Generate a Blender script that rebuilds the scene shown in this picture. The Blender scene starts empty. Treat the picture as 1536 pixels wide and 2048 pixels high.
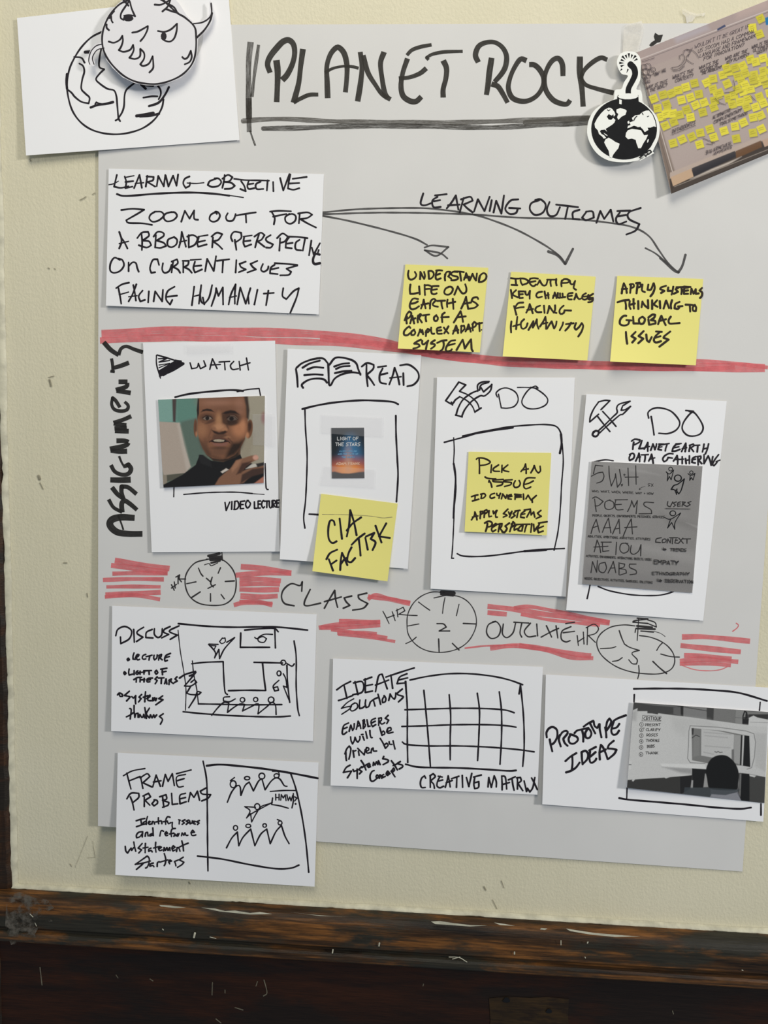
import bpy, math, random
import numpy as np
from mathutils import Vector, Matrix
from mathutils.geometry import tessellate_polygon

random.seed(7)
scene = bpy.context.scene
COL = scene.collection

# ------------------------------------------------------------------ camera
F_PX, CX, CY = 1538.0, 768.0, 1024.0          # focal length in pixels of the 1536 x 2048 frame
DIST = 0.72                                    # metres from lens to wall
def unit(v):
    v = np.array(v, float); return v / np.linalg.norm(v)
N_ = unit((0.041, -0.123, 1.0))                # the wall's normal seen from the camera (x right, y down, z forward)
X_ = np.array((1.0, 0.042, -0.036)); X_ = unit(X_ - N_ * X_.dot(N_))
D_ = np.cross(N_, X_)                          # down along the wall
D_ = D_ if D_[1] > 0 else -D_
P0 = np.array((0, 0, 1.0)) * DIST / N_[2]      # where the middle of the picture meets the wall
Z0 = 1.40
def cam_to_world(p):
    p = np.asarray(p) - P0
    return np.stack([p @ X_, p @ N_, Z0 - p @ D_], -1)
cam_data = bpy.data.cameras.new('camera')
cam = bpy.data.objects.new('camera', cam_data); COL.objects.link(cam)
cam_data.sensor_fit = 'VERTICAL'; cam_data.sensor_height = 36.0
cam_data.lens = 36.0 * F_PX / 2048.0
cam_data.clip_start = 0.01
o_ = cam_to_world(np.zeros(3))
cx_, cy_, cz_ = (cam_to_world(np.eye(3)[i]) - o_ for i in range(3))
M = Matrix.Identity(4)
for r in range(3):
    M[r][0], M[r][1], M[r][2], M[r][3] = cx_[r], -cy_[r], -cz_[r], o_[r]
cam.matrix_world = M
scene.camera = cam

# ------------------------------------------------------------------ light
scene.view_settings.view_transform = 'Standard'
scene.view_settings.look = 'None'
scene.view_settings.exposure = 0.0
scene.view_settings.gamma = 1.0
scene.view_settings.use_curve_mapping = False
world = bpy.data.worlds.new('room_light'); scene.world = world; world.use_nodes = True
bg = world.node_tree.nodes['Background']
bg.inputs[0].default_value = (0.70, 0.84, 1.0, 1); bg.inputs[1].default_value = 0.24
def area(name, loc, target, size, energy, color):
    l = bpy.data.lights.new(name, 'AREA'); l.size = size; l.energy = energy; l.color = color
    o = bpy.data.objects.new(name, l); COL.objects.link(o); o.location = loc
    o.rotation_euler = (Vector(target) - Vector(loc)).to_track_quat('-Z', 'Y').to_euler()
    return o
area('window_daylight', (2.2, -1.5, 2.1), (0, 0, 1.45), 0.30, 36.5, (1.0, 0.98, 0.95))
area('ceiling_lamp', (-0.1, -1.0, 2.65), (0, 0, 1.7), 0.8, 12.5, (1.0, 0.94, 0.80))

# ------------------------------------------------------------------ materials
def lin(c):
    c = np.asarray(c, float) / 255.0
    return np.where(c <= 0.04045, c / 12.92, ((c + 0.055) / 1.055) ** 2.4)
GAIN = 0.86                                     # light on the wall: pigment = what the eye sees / GAIN
def pig(r, g, b):
    v = np.clip(lin((r, g, b)) / GAIN, 0.002, 0.92); return (float(v[0]), float(v[1]), float(v[2]), 1)
class NT:
    def __init__(s, name):
        s.m = bpy.data.materials.new(name); s.m.use_nodes = True
        s.t = s.m.node_tree; s.n = s.t.nodes; s.b = s.n['Principled BSDF']; s.out = s.n['Material Output']
    def new(s, typ, **kw):
        n = s.n.new(typ)
        for k, v in kw.items():
            if k.startswith('i_'): n.inputs[k[2:].replace('_', ' ')].default_value = v
            else: setattr(n, k, v)
        return n
    def link(s, a, b): s.t.links.new(a, b)
    def ramp(s, src, stops):
        r = s.new('ShaderNodeValToRGB'); e = r.color_ramp.elements
        while len(e) < len(stops): e.new(0.5)
        for q, (p, c) in zip(e, stops): q.position = p; q.color = c
        s.link(src, r.inputs[0]); return r.outputs[0]
    def noise(s, scale, detail=4, rough=0.55, stretch=None, coord='Object'):
        tc = s.new('ShaderNodeTexCoord'); mp = s.new('ShaderNodeMapping')
        if stretch: mp.inputs['Scale'].default_value = stretch
        s.link(tc.outputs[coord], mp.inputs[0])
        n = s.new('ShaderNodeTexNoise'); n.inputs['Scale'].default_value = scale
        n.inputs['Detail'].default_value = detail; n.inputs['Roughness'].default_value = rough
        s.link(mp.outputs[0], n.inputs['Vector']); return n.outputs[0]
    def bump(s, h, strength, dist):
        b = s.new('ShaderNodeBump'); b.inputs['Strength'].default_value = strength
        b.inputs['Distance'].default_value = dist
        s.link(h, b.inputs['Height']); s.link(b.outputs[0], s.b.inputs['Normal']); return b
    def mixc(s, fac, a, b, mode='MIX'):
        m = s.new('ShaderNodeMix', data_type='RGBA', blend_type=mode)
        for inp, v in ((m.inputs[0], fac), (m.inputs[6], a), (m.inputs[7], b)):
            if hasattr(v, 'links'): s.link(v, inp)
            else: inp.default_value = v
        return m.outputs[2]

def paper_mat(name, rgb, mott=0.05):
    t = NT(name); c = pig(*rgb); d = tuple(x * (1 - mott) for x in c[:3]) + (1,)
    t.link(t.ramp(t.noise(9, 3), [(0.35, d), (0.65, c)]), t.b.inputs['Base Color'])
    t.b.inputs['Roughness'].default_value = 0.75
    t.b.inputs['Specular IOR Level'].default_value = 0.25
    t.bump(t.noise(900, 2), 0.12, 0.0002)
    return t.m
M_POSTER = paper_mat('flip_chart_paper', (207, 205, 202), 0.04)
M_CARD = paper_mat('white_card_paper', (232, 229, 232), 0.02)
M_CUT = paper_mat('cut_out_paper', (218, 216, 219), 0.02)
M_STICKY = paper_mat('yellow_note_paper', (226, 217, 128), 0.03)

def ink_mat(name, rgb, dry=0.0, across=0, rough=0.55):
    """marker ink; dry > 0 leaves streaks along the stroke (UV: u along, v across) where the paper shows"""
    t = NT(name); c = pig(*rgb)
    t.b.inputs['Roughness'].default_value = rough
    t.b.inputs['Specular IOR Level'].default_value = 0.2
    d = tuple(x * 0.8 for x in c[:3]) + (1,)
    t.link(t.ramp(t.noise(120, 3), [(0.35, d), (0.65, c)]), t.b.inputs['Base Color'])
    if dry > 0:
        a = t.noise(1.0, 4, 0.6, (90, 1.6, 1), 'UV'); b = t.noise(1.0, 3, 0.6, (260, 9, 1), 'UV')
        mx = t.new('ShaderNodeMath', operation='ADD'); t.link(a, mx.inputs[0])
        ml = t.new('ShaderNodeMath', operation='MULTIPLY'); ml.inputs[1].default_value = 0.6
        t.link(b, ml.inputs[0]); t.link(ml.outputs[0], mx.inputs[1])
        fac = t.ramp(mx.outputs[0], [(0.62, (1, 1, 1, 1)), (0.98, (1 - dry,) * 3 + (1,))])
        tr = t.new('ShaderNodeBsdfTransparent'); ms = t.new('ShaderNodeMixShader')
        t.link(fac, ms.inputs[0]); t.link(tr.outputs[0], ms.inputs[1]); t.link(t.b.outputs[0], ms.inputs[2])
        t.link(ms.outputs[0], t.out.inputs[0])
    return t.m
M_INK = ink_mat('black_marker_ink', (34, 30, 36))
M_INKS = ink_mat('brown_black_marker_ink', (44, 34, 24))
M_BRUSH = ink_mat('broad_grey_black_marker_ink', (48, 45, 40), 0.3)
M_BRUSH2 = ink_mat('broad_black_marker_ink', (44, 42, 40), 0.25)
M_DRY = ink_mat('dry_grey_marker_ink', (92, 88, 82), 0.75)
M_DRYER = ink_mat('half_dry_black_marker_ink', (52, 48, 42), 0.8)
M_ARROW = ink_mat('grey_marker_ink', (74, 72, 72), 0.45)
M_THIN = ink_mat('thin_marker_ink', (50, 47, 48), 0.25)
M_RED = ink_mat('red_marker_ink', (250, 118, 122), 0.6)
M_PRINTINK = ink_mat('printed_black', (50, 48, 48))
M_BLACK = ink_mat('sticker_black', (22, 22, 24), rough=0.4)
M_WHITE = paper_mat('sticker_white_vinyl', (232, 231, 224), 0.01)
M_LIGHTINK = ink_mat('pale_printed_ink', (205, 205, 205))
M_PALEORANGE = ink_mat('pale_orange_printed_ink', (225, 190, 165))
M_BLUEINK = ink_mat('blue_printed_ink', (110, 160, 195))
M_WBINK = ink_mat('printed_pen_lines', (84, 74, 78))
M_SCUFF = ink_mat('grey_scuff', (128, 122, 104), 0.8)

def print_mat():
    t = NT('printed_photo_paper')
    a = t.new('ShaderNodeAttribute', attribute_name='pigment')
    t.link(a.outputs['Color'], t.b.inputs['Base Color'])
    t.b.inputs['Roughness'].default_value = 0.5; t.b.inputs['Specular IOR Level'].default_value = 0.3
    return t.m
M_PRINT = print_mat()

def tape_mat():
    t = NT('clear_tape_film')
    t.b.inputs['Base Color'].default_value = pig(214, 212, 214); t.b.inputs['Roughness'].default_value = 0.3
    tr = t.new('ShaderNodeBsdfTransparent'); ms = t.new('ShaderNodeMixShader'); ms.inputs[0].default_value = 0.07
    t.link(tr.outputs[0], ms.inputs[1]); t.link(t.b.outputs[0], ms.inputs[2]); t.link(ms.outputs[0], t.out.inputs[0])
    return t.m
M_TAPE = tape_mat()
def tape_white():
    t = NT('torn_tape_film')
    t.b.inputs['Base Color'].default_value = pig(226, 222, 214); t.b.inputs['Roughness'].default_value = 0.3
    tr = t.new('ShaderNodeBsdfTransparent'); ms = t.new('ShaderNodeMixShader')
    t.link(t.ramp(t.noise(70, 4), [(0.35, (.08,) * 3 + (1,)), (0.68, (.6,) * 3 + (1,))]), ms.inputs[0])
    t.link(tr.outputs[0], ms.inputs[1]); t.link(t.b.outputs[0], ms.inputs[2]); t.link(ms.outputs[0], t.out.inputs[0])
    return t.m
M_TORN = tape_white()

def wall_mat():
    t = NT('cream_wall_paint')
    base = t.ramp(t.noise(5, 4), [(0.3, pig(204, 197, 170)), (0.7, pig(211, 204, 179))])
    stain = t.ramp(t.noise(2.2, 5, 0.6), [(0.55, (0, 0, 0, 1)), (0.8, (.35,) * 3 + (1,))])
    t.link(t.mixc(stain, base, pig(200, 196, 172)), t.b.inputs['Base Color'])
    t.b.inputs['Roughness'].default_value = 0.55; t.b.inputs['Specular IOR Level'].default_value = 0.3
    a = t.noise(330, 3, 0.55, (1.3, 1, 0.9)); b = t.noise(26, 4, 0.6, (3.0, 1, 0.45))
    mx = t.new('ShaderNodeMath', operation='ADD'); t.link(a, mx.inputs[0]); t.link(b, mx.inputs[1])
    t.bump(mx.outputs[0], 0.3, 0.0016)
    return t.m
M_WALL = wall_mat()
def paint_mat(name, rgb, holes=False):
    t = NT(name)
    t.link(t.ramp(t.noise(60, 4), [(0.35, pig(*[v * .86 for v in rgb])), (0.6, pig(*rgb))]), t.b.inputs['Base Color'])
    t.b.inputs['Roughness'].default_value = 0.5; t.bump(t.noise(160, 4), 0.5, 0.001)
    if holes:
        tr = t.new('ShaderNodeBsdfTransparent'); ms = t.new('ShaderNodeMixShader')
        t.link(t.ramp(t.noise(75, 6, 0.65), [(0.46, (0, 0, 0, 1)), (0.62, (.8,) * 3 + (1,))]), ms.inputs[0])
        t.link(tr.outputs[0], ms.inputs[1]); t.link(t.b.outputs[0], ms.inputs[2]); t.link(ms.outputs[0], t.out.inputs[0])
    return t.m
M_LIP = paint_mat('old_cream_paint_edge', (198, 193, 170))

def wood_mat(name, stops, worn, rough, stretch=(1.6, 10, 16), wscale=11):
    t = NT(name)
    g = t.noise(7, 8, 0.68, stretch)
    base = t.ramp(g, stops)
    w = t.ramp(t.noise(wscale, 6, 0.62, (0.9, 2, 3.2)), [(0.47, (0, 0, 0, 1)), (0.56, (1, 1, 1, 1))])
    fine = t.ramp(t.noise(30, 4, 0.6, (1.2, 20, 30)), [(0.3, (.55,) * 3 + (1,)), (0.7, (1.1,) * 3 + (1,))])
    c = t.mixc(w, base, worn)
    t.link(t.mixc(1.0, c, fine, 'MULTIPLY'), t.b.inputs['Base Color'])
    t.b.inputs['Roughness'].default_value = rough; t.b.inputs['Specular IOR Level'].default_value = 0.25
    t.bump(t.noise(40, 6, 0.6, (1, 10, 14)), 0.4, 0.0012)
    return t.m
M_RAIL = wood_mat('worn_varnished_wood', [(0.34, pig(24, 17, 11)), (0.48, pig(66, 44, 24)), (0.60, pig(124, 80, 38)), (0.8, pig(58, 40, 24))],
                  pig(46, 43, 35), 0.45, (0.9, 10, 15), 8)
M_PANEL = wood_mat('dark_brown_wood', [(0.3, pig(20, 9, 3)), (0.55, pig(46, 21, 7)), (0.8, pig(60, 29, 10))],
                   pig(27, 17, 12), 0.7, (1.2, 6, 9), 5)
M_CASE = wood_mat('dark_casing_wood', [(0.3, pig(28, 20, 14)), (0.55, pig(58, 38, 24)), (0.8, pig(92, 66, 42))],
                  pig(40, 34, 28), 0.5, (16, 10, 1.6), 9)
M_BARE = wood_mat('bare_patch_wood', [(0.3, pig(36, 25, 11)), (0.6, pig(58, 41, 18)), (0.8, pig(72, 54, 28))],
                  pig(36, 24, 12), 0.6, (3, 6, 9), 25)
M_DUST = paint_mat('grey_dust_and_paint', (104, 97, 86), True)

# ------------------------------------------------------------------ helpers
def project(px, py, off):
    """the point on the plane OFF metres in front of the wall that the pixel (px, py) looks at"""
    px = np.asarray(px, float); py = np.asarray(py, float)
    r = np.stack([(px - CX) / F_PX, (py - CY) / F_PX, np.ones_like(px)], -1)
    k = (DIST - np.asarray(off, float)) / (r @ N_)
    return cam_to_world(r * k[..., None])

class Surf:
    """a sheet of paper: its four corners (TL, TR, BR, BL) and how far it stands off what it is fixed to (millimetres)"""
    def __init__(s, q, base=0.4, on=None, l=0, r=0, t=0, b=0, wave=0, bl=0, seed=0):
        s.q = [np.array(c, float) for c in q]; s.base = base; s.on = on
        s.l, s.r, s.t_, s.b, s.wave, s.bl, s.seed = l, r, t, b, wave, bl, seed
    def at(s, u, v):
        a, b, c, d = s.q
        u = np.asarray(u)[..., None]; v = np.asarray(v)[..., None]
        return a * (1 - u) * (1 - v) + b * u * (1 - v) + c * u * v + d * (1 - u) * v
    def inv(s, px, py):
        p = np.stack([np.asarray(px, float), np.asarray(py, float)], -1)
        u = np.full(p.shape[:-1], 0.5); v = np.full(p.shape[:-1], 0.5)
        a, b, c, d = s.q
        for _ in range(6):
            e = s.at(u, v) - p
            du = (b - a) * (1 - v)[..., None] + (c - d) * v[..., None]
            dv = (d - a) * (1 - u)[..., None] + (c - b) * u[..., None]
            det = du[..., 0] * dv[..., 1] - du[..., 1] * dv[..., 0]
            u = u - (e[..., 0] * dv[..., 1] - e[..., 1] * dv[..., 0]) / det
            v = v - (du[..., 0] * e[..., 1] - du[..., 1] * e[..., 0]) / det
        return u, v
    def off(s, px, py):
        u, v = s.inv(px, py)
        u = np.clip(u, 0, 1); v = np.clip(v, 0, 1)
        h = s.base + s.l * (1 - u) ** 2.2 * (0.35 + 0.65 * v) + s.r * u ** 2.5 + s.t_ * (1 - v) ** 2.5 + s.b * v ** 2.2 + s.bl * ((1 - u) * v) ** 2
        if s.wave:
            h = h + s.wave * (1 + 0.5 * np.sin(u * 9 + 2.2 * v + s.seed) + 0.35 * np.sin(u * 23 - 5 * v) * (1 - v * .6) + 0.3 * np.sin(v * 11 + u * 3))
        h = h / 1000.0
        return h + (s.on.off(px, py) if s.on is not None else 0)
    def pts(s, px, py, eps=0.0):
        px = np.asarray(px, float); py = np.asarray(py, float)
        return project(px, py, s.off(px, py) + eps)

def mesh_obj(name, verts, faces, mat, parent=None, loc=None, uv=None, smooth=False):
    me = bpy.data.meshes.new(name)
    verts = np.asarray(verts, float).reshape(-1, 3)
    base = np.array(parent.location) if parent is not None else (np.array(loc) if loc is not None else np.zeros(3))
    me.from_pydata((verts - base).tolist(), [], faces)
    if uv is not None:
        lay = me.uv_layers.new(name='UVMap')
        idx = np.empty(len(me.loops), dtype=np.int32); me.loops.foreach_get('vertex_index', idx)
        lay.data.foreach_set('uv', np.asarray(uv, np.float32)[idx].ravel())
    me.materials.append(mat); me.update()
    if smooth: me.polygons.foreach_set('use_smooth', [True] * len(me.polygons))
    o = bpy.data.objects.new(name, me); COL.objects.link(o)
    if parent is not None: o.parent = parent
    else: o.location = base
    return o
def tag(o, label, cat, group=None):
    o['label'] = label; o['category'] = cat
    if group: o['group'] = group
    return o

def sheet(name, surf, mat, label, cat, group=None, n=26, thick=0.00022):
    """a sheet with two faces and a rim"""
    g = np.linspace(0, 1, n); V, U = np.meshgrid(g, g, indexing='ij')
    p = surf.at(U, V); px, py = p[..., 0].ravel(), p[..., 1].ravel()
    f = surf.pts(px, py); b = surf.pts(px, py, -thick)
    verts = np.concatenate([f, b]); k = n * n; faces = []
    for i in range(n - 1):
        for j in range(n - 1):
            a = i * n + j; q = (a, a + n, a + n + 1, a + 1)
            faces.append(q); faces.append(tuple(x + k for x in reversed(q)))
    rim = [j for j in range(n)] + [i * n + n - 1 for i in range(1, n)] + [(n - 1) * n + j for j in range(n - 2, -1, -1)] + [i * n for i in range(n - 2, 0, -1)]
    for a, b_ in zip(rim, rim[1:] + rim[:1]): faces.append((a, b_, b_ + k, a + k))
    o = mesh_obj(name, verts, faces, mat, loc=f.mean(0))
    return tag(o, label, cat, group)

def area2(p): return sum(a[0] * b[1] - b[0] * a[1] for a, b in zip(p, p[1:] + p[:1]))
def smooth_loop(p, k=5):
    P = np.array(p, float); n = len(P); out = []
    for i in range(n):
        p0, p1, p2, p3 = P[i - 1], P[i], P[(i + 1) % n], P[(i + 2) % n]
        for t in np.linspace(0, 1, k, endpoint=False):
            out.append(tuple(0.5 * (2 * p1 + (p2 - p0) * t + (2 * p0 - 5 * p1 + 4 * p2 - p3) * t * t + (3 * p1 - p0 - 3 * p2 + p3) * t ** 3)))
    return out
def outline_geo(polys, surf, eps, thick):
    V, Fc = [], []; n0 = 0
    for poly in polys:
        if area2(poly) < 0: poly = poly[::-1]
        px = [p[0] for p in poly]; py = [p[1] for p in poly]; k = len(poly)
        V.append(surf.pts(px, py, eps)); V.append(surf.pts(px, py, eps - thick))
        for t in tessellate_polygon([[Vector((x, y, 0)) for x, y in poly]]):
            Fc.append(tuple(n0 + i for i in t)); Fc.append(tuple(n0 + k + i for i in reversed(t)))
        for i in range(k):
            j = (i + 1) % k; Fc.append((n0 + i, n0 + j, n0 + k + j, n0 + k + i))
        n0 += 2 * k
    return np.concatenate(V), Fc

# ---- strokes
class Crop:
    """numbers below were read off enlarged views of the photograph: corner and scale of each view"""
    def __init__(s, x0, y0, k): s.x0, s.y0, s.k = x0, y0, k
    def p(s, pts): return [(s.x0 + x * s.k, s.y0 + y * s.k) for x, y in pts]
REAL = Crop(0, 0, 1)
def parse(txt):
    out = []
    for st in txt.split('/'):
        st = st.strip()
        if not st: continue
        w = None
        if st.startswith('w'):
            h, st = st.split(' ', 1); w = float(h[1:])
        out.append((w, [tuple(float(v) for v in q.split(',')) for q in st.split()]))
    return out
def circ(cx, cy, rx, ry=None, n=12, a0=0.3):
    ry = ry or rx
    return ' '.join('%.1f,%.1f' % (cx + rx * math.cos(a0 + 6.6 * i / n), cy + ry * math.sin(a0 + 6.6 * i / n)) for i in range(n + 1))
def split_corners(P, lim=62):
    segs, cur = [], [P[0]]
    for i in range(1, len(P) - 1):
        cur.append(P[i])
        a = np.subtract(P[i], P[i - 1]); b = np.subtract(P[i + 1], P[i])
        c = np.dot(a, b) / (np.linalg.norm(a) * np.linalg.norm(b) + 1e-9)
        if math.degrees(math.acos(max(-1, min(1, c)))) > lim: segs.append(cur); cur = [P[i]]
    cur.append(P[-1]); segs.append(cur); return segs
def catmull(P, step):
    if len(P) < 3:
        a, b = np.array(P[0], float), np.array(P[-1], float)
        n = max(2, int(np.linalg.norm(b - a) / (step * 3)) + 1)
        return np.array([a + (b - a) * t for t in np.linspace(0, 1, n)])
    P = np.array([2 * np.array(P[0]) - P[1]] + [np.array(p) for p in P] + [2 * np.array(P[-1]) - P[-2]], float); out = []
    for i in range(1, len(P) - 2):
        p0, p1, p2, p3 = P[i - 1:i + 3]; n = max(2, int(np.linalg.norm(p2 - p1) / step))
        for t in np.linspace(0, 1, n, endpoint=False):
            out.append(0.5 * (2 * p1 + (p2 - p0) * t + (2 * p0 - 5 * p1 + 4 * p2 - p3) * t * t + (3 * p1 - p0 - 3 * p2 + p3) * t ** 3))
    out.append(P[-2]); return np.array(out)
class Ink:
    """gathers marker strokes that lie on one sheet and links them as ONE mesh"""
    def __init__(s, surf, crop, width, eps=0.00012, flat=False, lim=82):
        s.surf, s.crop, s.w, s.eps, s.flat, s.lim = surf, crop, width * crop.k, eps, flat, lim
        s.V, s.E, s.F, s.UV, s.n, s.count, s.marks = [], [], [], [], 0, 0, []
    def poly(s, P, w):
        """P: points in picture pixels"""
        s.marks.append((len(s.V), len(s.F), s.n)); s.count += 1; e = s.eps + s.count * 0.0000015
        segs = split_corners(P, s.lim)
        for si, seg in enumerate(segs):
            C = catmull(seg, 2.2)
            d = np.gradient(C, axis=0) if len(C) > 1 else np.array([[1, 0]])
            d /= np.linalg.norm(d, axis=1)[:, None] + 1e-9
            nrm = np.stack([-d[:, 1], d[:, 0]], 1)
            L = np.concatenate([[0], np.cumsum(np.linalg.norm(np.diff(C, axis=0), axis=1))])
            ww = np.full(len(C), w / 2)
            ph = random.random() * 6
            ww *= 1 + 0.10 * np.sin(L / (w * 1.7 + 1) + ph)
            a, b = C + nrm * ww[:, None], C - nrm * ww[:, None]
            k = len(C); v0 = s.n
            pts = list(a) + list(b); u0 = random.random() * 9
            uv = [(0.0, 0.0)] * 0
            uv += [(0.0 + u0, l / 60 + u0) for l in L] + [(w / 60 + u0, l / 60 + u0) for l in L]
            for i in range(k - 1): s.F.append((v0 + i, v0 + i + 1, v0 + k + i + 1, v0 + k + i))
            if True:                               # round ends; a broad chisel nib keeps its square ones
                for ci, (c, dd, nn, hw, ia, ib, l) in enumerate(((C[0], -d[0], nrm[0], ww[0], v0, v0 + k, 0), (C[-1], d[-1], -nrm[-1], ww[-1], v0 + 2 * k - 1, v0 + k - 1, L[-1]))):
                    if s.flat and ((ci == 0 and si == 0) or (ci == 1 and si == len(segs) - 1)): continue
                    fan = [ia]
                    for th in (0.6, 1.2, 1.94, 2.54):
                        q = c + hw * (nn * math.cos(th) + dd * math.sin(th) * 0.9)
                        fan.append(v0 + len(pts)); pts.append(q); uv.append((w / 120 + u0, l / 60 + u0))
                    fan.append(ib); s.F.append(tuple(fan))
            pts = np.array(pts); s.V.append(pts); s.UV += uv; s.E.append(np.full(len(pts), e)); s.n += len(pts)
        return s
    def draw(s, txt, crop=None):
        c = crop or s.crop
        for w, P in parse(txt): s.poly(c.p(P), s.w if w is None else w * c.k)
        return s
    def blob(s, txt, crop=None):
        """a filled shape"""
        c = crop or s.crop
        for w, P in parse(txt):
            P = c.p(P); s.count += 1; pts = np.array(P); v0 = s.n
            for t in tessellate_polygon([[Vector((x, y, 0)) for x, y in P]]): s.F.append(tuple(v0 + i for i in t))
            s.V.append(pts); s.UV += [(p[0] / 60, p[1] / 60) for p in P]; s.E.append(np.full(len(pts), s.eps + s.count * 0.0000015)); s.n += len(pts)
        return s
    def word(s, txt, x0, y0, x1, y1, h, w=None, slant=0.0, jit=0.05, crop=None):
        c = crop or s.crop; w = s.w if w is None else w * c.k
        adv = [ADV.get(ch, 9.6) for ch in txt]; tot = sum(adv) - 2.2; pos = 0
        ux, uy = (x1 - x0) / tot, (y1 - y0) / tot
        for ch, ad in zip(txt, adv):
            if ch in FONT:
                j = lambda: random.uniform(-jit, jit) * h * 0.5
                dx, dy, sc = j() * .3, j(), 1 + random.uniform(-jit, jit) * 1.2
                for st in FONT[ch].split('/'):
                    P = []
                    for q in st.split():
                        gx = int(q[0], 16) + random.uniform(-jit, jit) * 6; gy = int(q[1], 16) + random.uniform(-jit, jit) * 5
                        up = (9 - gy) / 9 * h * sc
                        P.append((x0 + (pos + gx * (ad - 1.6) / 8.0 if ad < 9 else pos + gx * (ad - 1.6) / 8.0) * ux + dx + slant * up,
                                  y0 + (pos + gx) * uy + dy - up))
                    s.poly(c.p(P), w)
            pos += ad
        return s
    def build_each(s, name, mat, parent):
        """one part per stroke"""
        for a, b in zip(s.marks, s.marks[1:] + [(len(s.V), len(s.F), s.n)]):
            t = Ink(s.surf, s.crop, 1); t.V = s.V[a[0]:b[0]]; t.E = s.E[a[0]:b[0]]
            t.F = [tuple(i - a[2] for i in f) for f in s.F[a[1]:b[1]]]; t.UV = s.UV[a[2]:b[2]]
            t.build(name, mat, parent)
    def build(s, name, mat, parent):
        V = np.concatenate(s.V); E = np.concatenate(s.E)
        P = project(V[:, 0], V[:, 1], s.surf.off(V[:, 0], V[:, 1]) + E)
        return mesh_obj(name, P, s.F, mat, parent, uv=s.UV)

FONT = {'A': '09 40 79/16 66', 'B': '10 19/00 40 72 54 14/14 64 87 59 09', 'C': '81 50 22 05 28 59 88', 'D': '10 19/00 50 83 86 59 09',
 'E': '10 19 79/14 64/10 80', 'F': '10 19/14 64/00 80', 'G': '81 50 22 05 28 59 87 85/45 95', 'H': '10 19/70 79/15 75', 'I': '40 49',
 'J': '60 67 49 18/20 90', 'K': '10 19/70 25 79', 'L': '10 19 79', 'M': '09 10 45 70 89', 'N': '19 10 79 70', 'O': '40 12 05 28 49 77 84 62 40 20',
 'P': '10 19/00 50 82 65 15', 'Q': '40 12 05 28 49 77 84 62 40/56 89', 'R': '10 19/00 50 72 64 15/25 79', 'S': '80 40 12 24 65 77 49 09',
 'T': '00 90/50 49', 'U': '10 16 39 69 86 80', 'V': '00 39 80', 'W': '00 29 43 69 90', 'X': '00 89/80 09', 'Y': '00 35 70/80 45 29', 'Z': '00 80 09 89',
 'a': '64 34 17 39 57 64/64 69 89', 'b': '10 19/16 44 76 58 19', 'c': '74 34 17 39 79', 'd': '64 34 17 39 67/70 69 89', 'e': '17 66 54 34 17 39 79',
 'f': '71 50 31 3a/05 75', 'g': '64 34 17 38 66/64 6b 3c 0b', 'h': '10 19/16 44 65 69', 'i': '34 39/31 32', 'k': '10 19/63 16 79', 'l': '20 29',
 'm': '04 09/05 24 45 49/46 64 85 89', 'n': '04 09/06 34 65 69', 'o': '44 16 28 59 76 64 34', 'p': '14 1c/15 44 76 58 19', 'r': '14 19/16 34 74',
 's': '74 34 15 46 67 49 09', 't': '40 48 69/04 84', 'u': '04 07 29 58 64/64 69', 'v': '04 39 74', 'w': '04 19 45 69 84', 'y': '04 17 46/74 49 1c',
 '?': '02 30 71 64 36/38 39', '.': '28 29', ',': '28 1a', '/': '70 09', '+': '25 75/42 48', "'": '30 22', '1': '22 40 49', '2': '02 30 62 54 09 79',
 '3': '00 60 34 66 49 09', '4': '50 06 86/60 69', '5': '70 20 14 54 76 59 09', '6': '60 13 07 39 67 45 15'}
ADV = {'I': 6.2, 'M': 11.2, 'W': 11.2, 'm': 11, 'w': 10.5, 'i': 5.5, 'l': 5, ' ': 6, '.': 4.5, ',': 4.5, "'": 4, 't': 8.5, 'r': 8, 'f': 8, '1': 7}

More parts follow.
